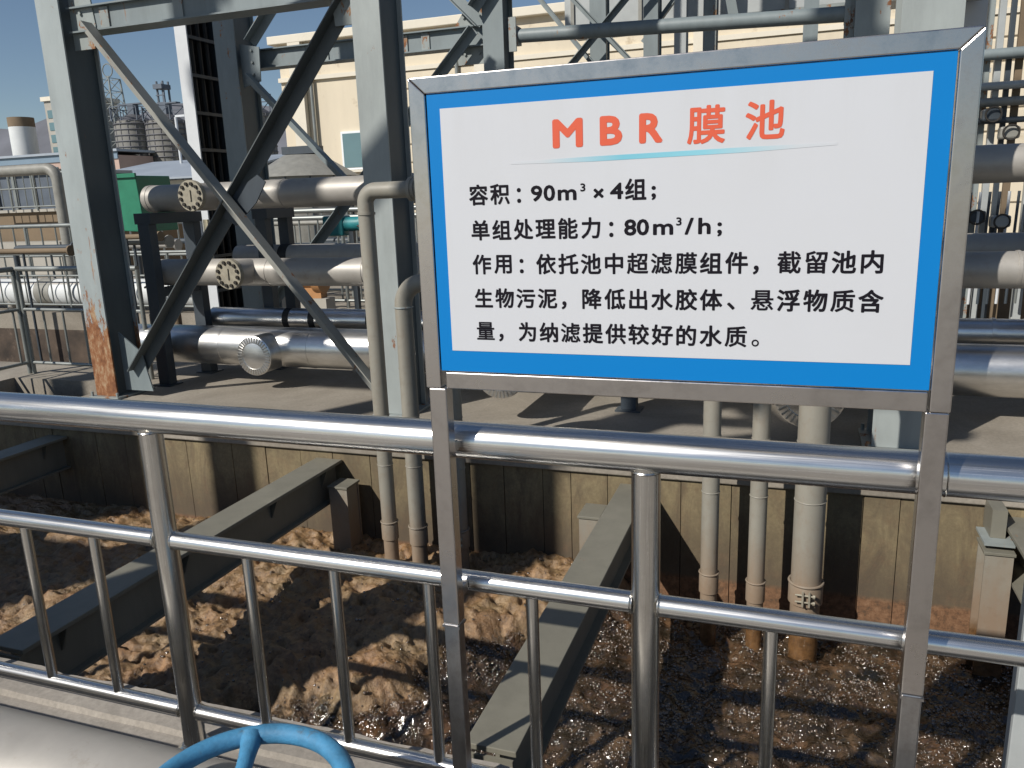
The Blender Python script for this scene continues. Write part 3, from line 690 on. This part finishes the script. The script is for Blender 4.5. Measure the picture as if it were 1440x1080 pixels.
MB().tube([(-5.02, 7.0, 1.42), (-4.97, 7.0, 1.42)], .1, 20).build('cover', 'teal_paint', tv); MB().box(-5.18, -5.12, 6.97, 7.03, 0, 1.34).build('stem', 'dark_grey_paint', tv)
MB().tube([(-5.0, 6.88, 1.4), (-4.8, 6.88, 1.3), (-4.75, 6.88, 1.05), (-4.95, 6.88, .93), (-5.15, 6.88, .98)], .016, 8).build('cable', 'black_rubber', tv)

# ------------------------------------------------------------------ near stainless railing
rl = thing('railing', 'polished stainless steel railing with round posts running along the near pool edge', 'railing', (-1.7, 0, 0))
MB().tube([(-5.2, 0, 1.10), (.30, 0, 1.10)], .0455, 48).build('top_rail', 'stainless_tube', rl)
MB().tube([(.302, 0, 1.10), (3.0, 0, 1.10)], .0455, 48).build('top_rail', 'stainless_tube', rl)
MB().ring((.301, 0, 1.10), (1, 0, 0), .0452, .0022, 40, 6).build('weld_bead', 'stainless_post', rl)
posts = (-4.60, -3.165, -1.735, -.305, 1.125, 2.55)
for px_ in posts:
    MB().tube([(px_, 0, .012), (px_, 0, 1.07)], .0335, 36).build('post', 'stainless_post', rl)
    MB().ring((px_, 0, 1.058), (0, 0, 1), .034, .003, 32, 6).build('weld_bead', 'stainless_post', rl)
    MB().tube([(px_, 0, .001), (px_, 0, .008), (px_, 0, .03)], [.062, .062, .04], 32).build('post_foot', 'stainless_post', rl)
for a_, b_ in zip(posts[:-1], posts[1:]):
    MB().tube([(a_ + .030, 0, .722), (b_ - .030, 0, .722)], .0262, 36).build('mid_rail', 'stainless_tube', rl)
    MB().tube([(a_ + .030, 0, .143), (b_ - .030, 0, .143)], .0235, 32).build('bottom_rail', 'stainless_tube', rl)
    for sx_, s_ in ((a_ + .034, 1), (b_ - .034, -1)):
        MB().ring((sx_, 0, .722), (1, 0, 0), .0262, .0028, 28, 6).build('weld_bead', 'stainless_post', rl)
        MB().ring((sx_, 0, .143), (1, 0, 0), .0235, .0028, 28, 6).build('weld_bead', 'stainless_post', rl)
    for k in range(1, 5):
        bx = a_ + (b_ - a_) * k / 5
        MB().tube([(bx, 0, .145), (bx, 0, .720)], .0158, 24).build('baluster', 'stainless_post', rl)

# ------------------------------------------------------------------ the information sign
sg = thing('information_sign', 'white sign with blue border and red title about the MBR pool, on square steel legs', 'sign', (-.26, -.09, 0))
FY = -.108
def fprism(pts, y0=FY, y1=FY + .038, nm='frame_rail'): MB().prism([(x, y0, z) for x, z in pts], (0, y1 - y0, 0)).build(nm, 'sign_steel', sg, bevel=.0025)
fprism([(-.795, 1.930), (.283, 1.930), (.2465, 1.8955), (-.7575, 1.8955)])
fprism([(-.745, 1.2555), (.243, 1.2555), (.243, 1.294), (-.745, 1.294)], FY + .001)
fprism([(-.7955, 1.9292), (-.758, 1.8947), (-.758, 1.2555), (-.7955, 1.2555)], FY + .0006, FY + .0376, 'frame_side')
fprism([(.2835, 1.9292), (.247, 1.8947), (.247, 1.2555), (.2835, 1.2555)], FY + .0006, FY + .0376, 'frame_side')
for x0, x1 in ((-.789, -.746), (.240, .2815)):
    MB().box(x0, x1, FY, FY + .0385, .655, 1.2552).build('upper_leg', 'sign_steel', sg, bevel=.003)
    MB().box(x0 + .0015, x1 - .0015, FY + .0012, FY + .037, .002, .6545).build('lower_leg', 'sleeve_steel', sg, bevel=.003)
    MB().box(x0 - .0015, x1 + .0015, FY - .0015, FY + .040, .645, .651).build('joint_band', 'sleeve_steel', sg)
    MB().box(x0 - .03, x1 + .03, FY - .03, FY + .06, .0012, .007).build('foot_plate', 'sign_steel', sg)
for z_ in (1.10, .722):
    for x_ in (-.7675, .261):
        MB().box(x_ - .016, x_ + .016, FY + .039, -.030, z_ - .012, z_ + .012).build('rail_clip', 'sleeve_steel', sg)
bd = MB().box(-.7555, .2445, FY + .004, FY + .022, 1.2965, 1.8945).build('sign_board', 'sign_blue', sg, bevel=.001)
MB().box(-.7255, .2085, FY + .0032, FY + .0039, 1.3445, 1.8640).build('white_face', 'sign_face', bd)
MB().prism([(-.57, FY + .0027, 1.7435), (-.40, FY + .0027, 1.7412), (-.1, FY + .0027, 1.7440), (.06, FY + .0027, 1.7490), (.06, FY + .0027, 1.7535), (-.1, FY + .0027, 1.7535), (-.40, FY + .0027, 1.7510), (-.57, FY + .0027, 1.7480)], (0, .0004, 0)).build('underline', 'swoosh', bd)
glyphs = []      # (line, char, centre x, z, size, kind)
def cjk(line, s, x0, z, pitch=.0486, size=.0445):
    for i, ch in enumerate(s):
        if ch != ' ': glyphs.append((line, ch, x0 + i * pitch, z, size, 'c'))
def lat(line, ch, x, z, size): glyphs.append((line, ch, x, z, size, 'l'))
TZ = 1.7735
for ch, x in (('M', -.447), ('B', -.358), ('R', -.279)): lat('title', ch, x, TZ, .0735)
glyphs.append(('title', '膜', -.174, 1.7985, .073, 'c')); glyphs.append(('title', '池', -.067, 1.8005, .073, 'c'))
cjk('line one', '容积：', -.646, 1.684); 
for ch, x in (('9', -.516), ('0', -.4885), ('m', -.4505)): lat('line one', ch, x, 1.668, .043)
lat('line one', '3', -.417, 1.684, .0215); lat('line one', '×', -.3845, 1.6645, .040); lat('line one', '4', -.3475, 1.667, .043)
cjk('line one', '组', -.309, 1.684); lat('line one', ';', -.273, 1.668, .043)
cjk('line two', '单组处理能力：', -.645, 1.610, .0487)
for ch, x in (('8', -.320), ('0', -.2945), ('m', -.254)): lat('line two', ch, x, 1.5945, .043)
lat('line two', '3', -.223, 1.6115, .0215); lat('line two', '/', -.203, 1.5945, .043); lat('line two', 'h', -.1735, 1.5945, .043); lat('line two', ';', -.1445, 1.5945, .043)
cjk('line three', '作用：依托池中超滤膜组件，截留池内', -.645, 1.537, .04855)
cjk('line four', '生物污泥，降低出水胶体、悬浮物质含', -.644, 1.464, .0486)
cjk('line five', '量，为纳滤提供较好的水质。', -.643, 1.391, .0486)
PUNCT = {'：': (-.006, -.004), '，': (-.012, -.014), '。': (-.011, -.012), '、': (-.010, -.012)}
tmp = []
for line, ch, x, z, size, kind in glyphs:
    cu = bpy.data.curves.new('g', 'FONT'); cu.body = ch; cu.size = size; cu.resolution_u = 3
    o = bpy.data.objects.new('g', cu); C.objects.link(o); tmp.append(o)
bpy.context.view_layer.update(); dg = bpy.context.evaluated_depsgraph_get()
for o, (line, ch, x, z, size, kind) in zip(tmp, glyphs):
    m = o.evaluated_get(dg).to_mesh(); vs = [v.co.copy() for v in m.vertices]; fs = [tuple(p.vertices) for p in m.polygons]
    if vs:
        xs = [v.x for v in vs]; ys = [v.y for v in vs]; cx = (min(xs) + max(xs)) / 2; cy = (min(ys) + max(ys)) / 2
        tw = {'M': .062, 'B': .044, 'R': .045, '9': .0245, '0': .0245, '8': .0245, '4': .0265, 'm': .0395, '×': .021, '3': .0115, '/': .017, 'h': .0235, ';': .0085}.get(ch, 0)
        wide = 1.0 if kind == 'c' or not tw else (tw - 2 * (.0024 if line == 'title' else .001)) / (max(xs) - min(xs))
        bold = (.0008 if ch in '量悬' else .0010 if ch in '膜滤截留超质' else .0012 if kind == 'c' else .0014) * (size / .044) * (1.0 if size > .03 else .9) * (.35 if ch in '。' else 1)
        if line == 'title' and kind == 'c': bold = .0017
        if line == 'title' and kind == 'l': bold = .0032
        mb = MB(); k = 0
        # heavy stroke weight: the glyph laid nine times, each a hair in front of the last
        for ox, oz in ((0, 0), (1, 0), (-1, 0), (0, 1), (0, -1), (.7, .7), (-.7, .7), (.7, -.7), (-.7, -.7)):
            b = len(mb.v); k += 1; yy = FY + .0029 - .00004 * k
            for v in vs:
                if kind == 'c':
                    dx, dz = PUNCT.get(ch, (0, 0))
                    mb.v.append(Vector((x + dx + v.x - cx + ox * bold, yy, z + dz + v.y - cy + oz * bold)))
                else: mb.v.append(Vector((x + (v.x - cx) * wide + ox * bold, yy, z + v.y + oz * bold)))
            mb.f += [tuple(b + i for i in f) for f in fs]
        mb.build('character', 'sign_red' if line == 'title' else 'sign_black', bd)
    o.evaluated_get(dg).to_mesh_clear()
for o in tmp:
    cu = o.data; bpy.data.objects.remove(o); bpy.data.curves.remove(cu)

# ------------------------------------------------------------------ near pipe and blue valve wheel
fp = thing('near_pipe', 'thick pale grey pipe lying on the walkway at the bottom left corner', 'pipe', (-2, -.42, 0))
MB().tube([(-6, -.43, .20), (1.5, -.43, .20)], .150, 56).build('pipe_body', 'jacket_grey', fp)
for xx in (-2.9, -.9): MB().tube([(xx, -.43, .20), (xx + .025, -.43, .20)], .1545, 56).build('band', 'jacket_grey', fp)
for xx in (-3.2, .4): MB().box(xx, xx + .08, -.55, -.31, .001, .09).build('saddle', 'dark_grey_paint', fp)
hw = thing('gate_valve', 'blue painted handwheel of a valve at the bottom edge', 'valve', (-1.10, -.526, 0))
WC = Vector((-1.10, -.526, .405)); WR = .226
rm = MB().ring(WC, (0, 0, 1), WR, .0235, 72, 14).build('handwheel', 'wheel_blue', hw)
for k in range(4):
    a = R(122 + 90 * k)
    p = [WC + Vector((math.cos(a + .45 * (1 - q) ** 2) * WR * q, math.sin(a + .45 * (1 - q) ** 2) * WR * q, -.03 * (1 - q))) for q in (.12, .3, .5, .7, .85, .97)]
    MB().tube(p, [.026, .021, .019, .020, .023, .03], 14).build('spoke', 'wheel_blue', rm)
MB().tube([WC + Vector((0, 0, -.07)), WC + Vector((0, 0, .0)), WC + Vector((0, 0, .012))], [.04, .04, .03], 24).build('hub', 'wheel_blue', rm)
MB().tube([WC + Vector((0, 0, .0121)), WC + Vector((0, 0, .04))], .016, 6).build('nut', 'bolt_dark', hw)
MB().tube([(WC.x, WC.y, .20), (WC.x, WC.y, .349)], .02, 16).build('stem', 'bolt_dark', hw)
MB().tube([(WC.x, WC.y, .04), (WC.x, WC.y, .25)], .07, 24).build('bonnet', 'wheel_blue', hw)
gp = thing('sluice_post', 'light grey flat post standing behind the railing at the right edge', 'post', (.66, .4, -1))
MB().box(.565, .85, .34, .36, -1.1, .95).build('face_plate', 'light_grey_paint', gp, bevel=.002); MB().box(.60, .62, .361, .52, -1.1, .95).build('side_rib', 'light_grey_paint', gp)

# ------------------------------------------------------------------ mid-distance left: second railing, walls, pipes
def simple_rail(p0, p1, h, label, n, step=.28, r=.022, mat='far_rail', z0=.12, mid=True, detail=True, name='railing'):
    p0, p1 = Vector(p0), Vector(p1); L = (p1 - p0).length; d = (p1 - p0) / L; Z = Vector((0, 0, 1))
    t = thing(name, label, 'railing', p0, 'grey railings of the neighbouring tanks')
    MB().tube([p0 + Z * h, p1 + Z * h], r * 1.25, 14).build('top_rail', mat, t)
    if mid: MB().tube([p0 + Z * h * .62, p1 + Z * h * .62], r * .8, 12).build('mid_rail', mat, t)
    MB().tube([p0 + Z * z0, p1 + Z * z0], r * .8, 12).build('bottom_rail', mat, t)
    for i in range(n + 1): MB().tube([p0 + d * (L * i / n), p0 + d * (L * i / n) + Z * (h - .01)], r, 12).build('post', mat, t)
    q = step; bl = MB()
    while q < L - .05:
        a = p0 + d * q
        if detail: MB().tube([a + Z * z0, a + Z * h * .62], r * .55, 8).build('baluster', mat, t)
        else: bl.tube([a + Z * z0, a + Z * h], r * .5, 6)
        q += step
    if not detail and bl.v: bl.build('balusters', mat, t, kind='stuff')
    return t
simple_rail((-7.72, 4.50, 0), (-6.12, 4.50, 0), 1.12, 'pale grey railing section ending behind the rusty column foot', 1, .27)
simple_rail((-7.76, 3.05, 0), (-7.76, 4.48, 0), 1.12, 'pale grey railing section running towards the viewer at the left edge', 1, .27)
simple_rail((-14, 8.72, 0), (-7.4, 8.72, 0), 1.0, 'railing line beyond the sunken basin in front of the white pipe', 3, .3)
simple_rail((-15, 9.6, .0), (-5.5, 9.6, 0), 1.45, 'long pale double railing beyond the white pipe', 7, .35, .03, detail=False)
simple_rail((-22, 15.5, 1.75), (-17.3, 15.5, 1.75), 1.0, 'small railing on top of the brown tank wall', 5, .3, .03, detail=False)
simple_rail((-9, 11, 0), (-3.3, 11, 0), 1.55, 'silver railing seen between the high and second pipes', 4, .3, .035, detail=False)
wpipe = thing('white_pipe', 'large white pipe behind the corner railing at left, with a grey band', 'pipe', (-13, 9, 0))
MB().tube([(-18, 9, .30), (-7.4, 9, .30)], .24, 32).build('pipe_body', 'white_tank', wpipe); MB().tube([(-12.7, 9, .30), (-12.35, 9, .30)], .247, 32).build('band', 'pipe_grey', wpipe)
for xx in (-16, -13.5, -11, -8.5): MB().box(xx, xx + .12, 8.85, 9.15, 0, .1).build('saddle', 'dark_grey_paint', wpipe)
ep = thing('overhead_pipe', 'grey overhead pipe with an end bend at the left edge above the brown wall', 'pipe', (-17, 12, 2.6))
MB().tube([(-24, 12, 2.62), (-15.6, 12, 2.62)] + arc((-15.6, 12, 2.35), .27, math.pi / 2, 0, (1, 0, 0), (0, 0, 1))[1:] + [(-15.33, 12, 0)], .12, 20).build('pipe_body', 'pipe_grey', ep)
bw = thing('brown_tank', 'brown walled tank with a small railing beyond the left edge', 'tank', (-22, 16, 0))
MB().box(-34, -19.4, 16, 22, 0, 1.72).build('wall', 'brown_wall', bw); MB().box(-34.1, -19.3, 15.9, 22.1, 1.7201, 1.80).build('coping', 'far_concrete', bw)
MB().box(-34.2, -19.2, 15.2, 15.9, 0, .9).build('lower_wall', 'far_concrete', bw)
dh = thing('dark_shed', 'dark grey shed behind the brown tank railing at the left edge', 'shed', (-38, 25, 0))
MB().box(-46, -30, 25, 29, 0, 3.35).build('wall', 'far_steel', dh); MB().box(-46.2, -29.8, 24.8, 29.2, 3.36, 3.5).build('roof', 'far_concrete', dh)
for k in range(14): MB().box(-45.6 + k * 1.1, -45.45 + k * 1.1, 24.9, 24.99, 0, 3.3).build('rib', 'far_rail', dh)
# tangle of small process pipes between the railings
for i in range(16):
    yy = rnd.uniform(7.2, 13); x0 = rnd.uniform(-15, -4); zz = rnd.uniform(.3, 1.5); L = rnd.uniform(1.2, 4)
    r_ = rnd.uniform(.03, .07); m = rnd.choice(('pipe_grey', 'jacket_grey', 'dark_grey_paint', 'far_rail', 'brown_wall'))
    cn = {'pipe_grey': 'grey', 'jacket_grey': 'beige', 'dark_grey_paint': 'dark', 'far_rail': 'silver', 'brown_wall': 'brown'}[m]
    lb = ('tall ' if zz > 1.1 else 'low ' if zz < .7 else 'knee high ') + ('thick ' if r_ > .05 else 'thin ') + cn + ' process pipe ' + ('behind the corner railing' if x0 < -11 else 'behind the left column' if x0 < -8 else 'behind the crossed braces') + (', nearer row' if yy < 10 else ', farther row')
    t = thing('small_pipe', lb, 'pipe', (x0, yy, 0), 'small pipes tangled behind the railings')
    MB().tube([(x0, yy, -1.2), (x0, yy, zz - .1)] + arc((x0 + .1, yy, zz - .1), .1, math.pi, math.pi / 2, (1, 0, 0), (0, 0, 1), 5)[1:] + [(x0 + L, yy, zz)], r_, 12).build('pipe_body', m, t)
    MB().tube([(x0 + L, yy, zz), (x0 + L + .03, yy, zz)], r_ * 1.9, 14).build('flange', m, t)
    MB().tube([(x0 + L * .6, yy, -1.2), (x0 + L * .6, yy, zz)], .02, 8).build('prop', 'dark_grey_paint', t)
for i, (xx, yy, cc) in enumerate(((-6.6, 8.2, 'orange_paint'), (-7.1, 8.4, 'dark_grey_paint'), (-4.4, 8.0, 'pipe_grey'), (-4.1, 9.0, 'brown_wall'))):
    t = thing('pump_set', ('orange pump standing behind the second pipe', 'dark pump beside the orange one', 'grey pump left of the tall column', 'brownish pump behind the grey one')[i], 'pump', (xx, yy, 0), 'pumps behind the pipes')
    MB().box(xx - .25, xx + .3, yy - .12, yy + .12, 0, .35).build('plinth', 'far_concrete', t)
    MB().tube([(xx - .2, yy, .62), (xx + .1, yy, .62)], .14, 20).build('motor', cc, t); MB().tube([(xx + .1, yy, .6), (xx + .22, yy, .6)], .18, 20).build('volute', cc, t)
    MB().tube([(xx + .16, yy, .7), (xx + .16, yy, 1.1)], .05, 14).build('outlet', cc, t); MB().box(xx - .2, xx + .2, yy - .08, yy + .08, .351, .5).build('foot', cc, t)

# ------------------------------------------------------------------ right edge: small piping rack between sign and frame
rk = thing('valve_rack', 'crowded small piping rack with valves at the upper right edge', 'pipe rack', (1.9, 8, 0))
for (x0, x1, d_, m) in ((1.70, 1.76, .06, 'rusty_paint'), (1.80, 1.86, .08, 'light_grey_paint'), (1.90, 1.95, .05, 'dark_grey_paint'), (1.985, 2.05, .06, 'brown_wall'), (2.18, 2.27, .08, 'light_grey_paint')):
    MB().box(x0, x1, 8, 8 + d_, 0, 5).build('upright', m, rk, bevel=.004)
for zz, r_, m in ((2.885, .055, 'blue_grey_paint'), (2.585, .04, 'light_grey_paint'), (2.43, .045, 'pipe_grey'), (2.25, .03, 'dark_grey_paint')):
    MB().tube([(1.2, 7.92, zz), (4.5, 7.92, zz)], r_, 18).build('rail_pipe', m, rk)
for k, (xx, zz) in enumerate(((1.78, 2.30), (1.95, 2.12), (1.72, 1.3), (1.95, 1.25), (2.0, .95), (1.8, .98))):
    v = MB().box(xx - .09, xx + .09, 7.76, 7.9, zz - .06, zz + .06).build('valve_body', ('dark_grey_paint', 'pipe_grey', 'dark_grey_paint', 'light_grey_paint', 'dark_grey_paint', 'pipe_grey')[k], rk, bevel=.02)
    MB().ring((xx, 7.72, zz), (0, 1, 0), .07, .010, 20, 6).build('handwheel', 'bolt_dark', v)
for k in range(9):
    xx = 1.45 + k * .09; MB().tube([(xx, 7.7 + .02 * k, .4), (xx + .02, 7.7 + .02 * k, 1.55)], .014, 8).build('impulse_line', rnd.choice(('far_rail', 'dark_grey_paint', 'white_panel')), rk)
wt = thing('white_duct_panel', 'pale sheet metal panel at the top right behind the grey column', 'duct panel', (1.3, 11, 3))
MB().box(1.55, 2.35, 11.5, 12.2, 3.15, 5.2).build('shell', 'white_panel', wt, bevel=.02); MB().box(1.5, 2.4, 11.45, 11.499, 3.1, 3.16).build('edge_trim', 'light_grey_paint', wt)
MB().box(1.56, 1.62, 11.6, 11.7, 0, 3.15).build('leg', 'dark_grey_paint', wt)
wa = thing('low_tank_wall', 'brown low tank wall glimpsed between the two lower pipes at right', 'wall', (4, 8.5, 0))
MB().box(1.2, 9, 8.6, 8.9, 0, .95).build('wall', 'brown_wall', wa); MB().box(1.15, 9, 8.55, 8.95, .9501, 1.0).build('coping', 'far_concrete', wa)

# ------------------------------------------------------------------ cream building
bl = thing('cream_building', 'cream rendered industrial building with grooved wall behind the rack', 'building', (-5, 23, 0))
BX0, BX1, BY = -16.2, 12.0, 22.0
MB().box(BX0, BX1, BY, BY + 14, 0, 6.7).build('wall', 'cream_wall', bl)
MB().box(BX0 - .25, BX1 + .25, BY - .22, BY + 14.2, 6.7005, 6.95).build('parapet', 'cream_trim', bl, bevel=.02)
for k, zz in enumerate((5.55, 5.0, 4.45, 3.9, 3.35, 2.8, 2.2, 1.6)):
    if k == 0: MB().box(BX0 - .04, BX1, BY - .10, BY - .001, zz, zz + .13).build('cornice', 'cream_trim', bl)
    xs0 = BX0 + (2.9 if 0 < k < 5 else 2.9)
    MB().box(-12.9, BX1, BY - .05, BY - .001, zz - .50, zz - .03).build('cladding_board', 'cream_wall', bl, bevel=.01)
for xx in (-15.7, -9.3, -2.9, 3.5, 9.9): MB().box(xx, xx + .46, BY - .22, BY - .0505, 0, 6.7).build('pilaster', 'cream_trim', bl)
wn = MB().box(-14.1, -13.0, BY - .07, BY - .001, 2.70, 3.90).build('window', 'window_frame', bl)
MB().box(-14.03, -13.07, BY - .085, BY - .0705, 2.77, 3.83).build('pane', 'window_glass', wn); MB().box(-14.2, -12.95, BY - .13, BY - .071, 2.62, 2.69).build('sill', 'cream_trim', wn)
wn = MB().box(-7.6, -6.5, BY - .07, BY - .051, 2.70, 3.90).build('window', 'window_frame', bl); MB().box(-7.53, -6.57, BY - .085, BY - .0705, 2.77, 3.83).build('pane', 'window_glass', wn)
for xx in (-15.0, -9.9): MB().tube([(xx, BY - .12, 0), (xx, BY - .12, 6.6)], .06, 12).build('downpipe', 'far_rail', bl)

# storage tank with a conical roof in front of the building
ct = thing('cone_roof_tank', 'grey tank with a shallow cone roof and vertical seams before the cream building', 'tank', (-12.3, 16.5, 0))
MB().tube([(-12.2, 16.8, 0), (-12.2, 16.8, 2.35)], 1.35, 48).build('shell', 'pipe_grey', ct); MB().tube([(-12.2, 16.8, 2.3505), (-12.2, 16.8, 2.9), (-12.2, 16.8, 2.92)], [1.42, .5, .1], 48).build('cone_roof', 'pipe_grey', ct)
for k in range(14):
    a = 2 * math.pi * k / 14; c0 = Vector((-12.2, 16.8, 0)); u = Vector((math.cos(a), math.sin(a), 0))
    MB().tube([c0 + u * 1.37 + Vector((0, 0, 0)), c0 + u * 1.37 + Vector((0, 0, 2.34))], .02, 6).build('seam', 'dark_grey_paint', ct)
MB().box(-12.7, -11.7, 16.6, 17.0, 2.93, 3.12).build('walkway', 'dark_grey_paint', ct)
lr = thing('grey_roof_shed', 'low shed with a pale grey sheet roof behind the green cabinet', 'shed', (-26, 28, 0))
MB().box(-33, -24.3, 28, 34, 0, 2.9).build('wall', 'cream_trim', lr)
MB().quadbox([(-33.3, 27.6, 2.95), (-24, 27.6, 2.95), (-24, 34.4, 4.1), (-33.3, 34.4, 4.1), (-33.3, 27.6, 3.03), (-24, 27.6, 3.03), (-24, 34.4, 4.18), (-33.3, 34.4, 4.18)]).build('roof', 'roof_grey', lr)
lp = thing('lamp_mast', 'thin white mast standing before the grain silos', 'mast', (-30, 33, 0))
MB().tube([(-30.2, 33, 0), (-30.2, 33, 6.2)], .07, 10).build('pole', 'white_panel', lp); MB().box(-30.2, -29.6, 32.95, 33.05, 6.2, 6.3).build('arm', 'white_panel', lp)

# ------------------------------------------------------------------ far silos, towers, chimney, hills
def silo(x, y, r, z0, z1, label):
    t = thing('silo', label, 'silo', (x, y, 0), 'dark banded silos on the skyline')
    MB().tube([(x, y, 0), (x, y, z1 - .5), (x, y, z1)], [r, r, r * .93], 40).build('shell', 'silo_metal', t)
    for k in range(9):
        zz = z0 + (z1 - z0) * (k + .5) / 9; MB().ring((x, y, zz), (0, 0, 1), r + .03, .06, 36, 6).build('hoop', 'silo_band', t)
    for k in range(16):
        a = 2 * math.pi * k / 16; MB().box(x + math.cos(a) * r - .03, x + math.cos(a) * r + .03, y + math.sin(a) * r - .03, y + math.sin(a) * r + .03, 0, z1).build('stave', 'silo_band', t)
    MB().tube([(x, y, z1), (x, y, z1 + .35), (x, y, z1 + .75)], [r * .93, r * .6, .2], 32).build('roof', 'silo_band', t)
    rg = MB()
    for k in range(9):
        a = 2 * math.pi * k / 9; b2 = 2 * math.pi * (k + 1) / 9
        p = Vector((x + math.cos(a) * r * 1.12, y + math.sin(a) * r * 1.12, z1)); q = Vector((x + math.cos(b2) * r * 1.12, y + math.sin(b2) * r * 1.12, z1))
        rg.bar(p, p + Vector((0, 0, 1.2)), .08, .08, (1, 0, 0)); rg.bar(p + Vector((0, 0, 1.2)), q + Vector((0, 0, 1.2)), .08, .08, (0, 0, 1)); rg.bar(p + Vector((0, 0, .0)), q + Vector((0, 0, 1.2)), .06, .06, (0, 0, 1))
    rg.build('roof_railing', 'far_steel', t)
    MB().box(x - .35, x + .35, y - .35, y + .35, z1 + .6, z1 + 1.5).build('head_house', 'far_steel', t)
    MB().box(x - 1.5, x + 1.5, y - .3, y + .3, z1 + 1.51, z1 + 1.62).build('gantry', 'far_steel', t)
silo(-58.4, 60, 1.8, 5, 9.6, 'left dark banded silo beside the lattice tower')
silo(-54.7, 60, 1.85, 5, 9.4, 'middle dark banded silo crossed by the pale brace')
silo(-45.0, 60, 1.5, 5, 9.4, 'right banded silo showing between the shaded column and the cream building')
eh = thing('elevator_head', 'dark elevator tower rising above the paired silos', 'tower', (-56.4, 61.5, 0))
for dx in (-.35, .35):
    for dy in (0, .7): MB().box(-56.4 + dx - .07, -56.4 + dx + .07, 61.5 + dy, 61.64 + dy, 0, 13.2).build('leg', 'far_steel', eh)
for k in range(8): MB().box(-56.9, -55.9, 61.45, 61.5, 8 + k * .65, 8.1 + k * .65).build('cross_bar', 'far_steel', eh)
MB().box(-56.9, -55.9, 61.2, 62.4, 12.5, 12.9).build('head_box', 'far_steel', eh)
def lattice(x, y, h, w0, w1, label):
    t = thing('lattice_tower', label, 'tower', (x, y, 0)); n = 12
    def c(k, i):
        q = k / n; ww = w0 + (w1 - w0) * q; return Vector((x + (ww if i in (1, 2) else -ww), y + (ww if i > 1 else -ww), h * q))
    for i in range(4): MB().bar(c(0, i), c(n, i), .12, .12, (1, 0, 0)).build('leg', 'far_rail', t)
    br_ = MB()
    for k in range(n):
        for i in range(4):
            j = (i + 1) % 4; br_.bar(c(k, i), c(k + 1, j), .06, .06, (0, 0, 1)); br_.bar(c(k + 1, i), c(k + 1, j), .06, .06, (0, 0, 1))
    br_.build('bracing', 'far_rail', t); MB().ring((x, y, h + .8), (0, 1, 0), .6, .06, 20, 6).build('antenna_ring', 'far_rail', t)
    MB().bar((x, y, h), (x, y, h + .3), .1, .1, (1, 0, 0)).build('mast', 'far_rail', t)
lattice(-64.2, 63.5, 14.2, 1.25, .7, 'pale lattice tower just right of the rusty footed column')
hb = thing('tall_building', 'narrow tall grey building with stacked windows behind the left column', 'building', (-70, 62, 0))
MB().box(-70.2, -66, 61, 66, 0, 12.3).build('wall', 'far_concrete', hb); MB().box(-70.4, -65.8, 60.8, 66.2, 12.305, 12.7).build('roof', 'cream_trim', hb)
for k in range(9):
    for j in range(2): MB().box(-69.9 + j * 1.3, -69.1 + j * 1.3, 60.95, 60.999, 1.5 + k * 1.15, 2.25 + k * 1.15).build('window', 'window_glass', hb)
ch = thing('chimney', 'wide pale chimney stack with a brown stained top at far left', 'chimney', (-73.5, 61, 0))
MB().tube([(-73.6, 61, 0), (-73.6, 61, 10.1)], 1.2, 32).build('stack', 'white_tank', ch); MB().tube([(-73.6, 61, 10.1005), (-73.6, 61, 11.0)], 1.2, 32).build('stained_top', 'brown_wall', ch)
for i, (xx, zz, rr_) in enumerate(((-74.2, 8.1, .85), (-76.2, 7.8, .9))):
    t = thing('storage_tank', ('white domed tank beside the chimney', 'white domed tank cut by the left edge')[i], 'tank', (xx, 57, 0), 'white domed tanks at far left')
    MB().tube([(xx, 57, 0), (xx, 57, zz - .5), (xx, 57, zz - .15), (xx, 57, zz)], [rr_, rr_, rr_ * .75, rr_ * .2], 28).build('shell', 'white_tank', t)
    MB().ring((xx, 57, zz - .5), (0, 0, 1), rr_, .05, 28, 6).build('seam', 'far_rail', t)
pb = thing('pink_factory', 'low pink and blue factory hall on the skyline at left', 'building', (-66, 55, 0))
MB().box(-72, -55, 54, 58, 0, 6.3).build('wall', 'pink_wall', pb); MB().box(-72, -55, 53.9, 53.999, 6.0, 6.6).build('blue_fascia', 'blue_sheet', pb); MB().box(-72.3, -54.8, 53.7, 58.3, 6.605, 6.8).build('roof', 'roof_grey', pb)
for k in range(9): MB().box(-71.5 + k * 1.8, -70.9 + k * 1.8, 53.9, 53.999, 5.1, 5.6).build('window', 'window_glass', pb)
hl = MB(); nh = 120
for i in range(nh + 1):
    xx = -1100 + 1900 * i / nh; hgt = 64 + 7 * noise.noise(Vector((xx * .006, 1, 0))) + 7 * noise.noise(Vector((xx * .02, 5, 0))) + 3 * noise.noise(Vector((xx * .07, 5, 2))) - max(0, (xx + 350) * .05)
    hgt = max(6, hgt)
    hl.v += [Vector((xx, 380, -1)), Vector((xx, 400, hgt * .55)), Vector((xx, 440, hgt)), Vector((xx, 560, hgt * .7))]
for i in range(nh):
    for k in range(3): hl.f.append((i * 4 + k, (i + 1) * 4 + k, (i + 1) * 4 + k + 1, i * 4 + k + 1))
hl.sm = True
struct('hills', hl, 'hill')
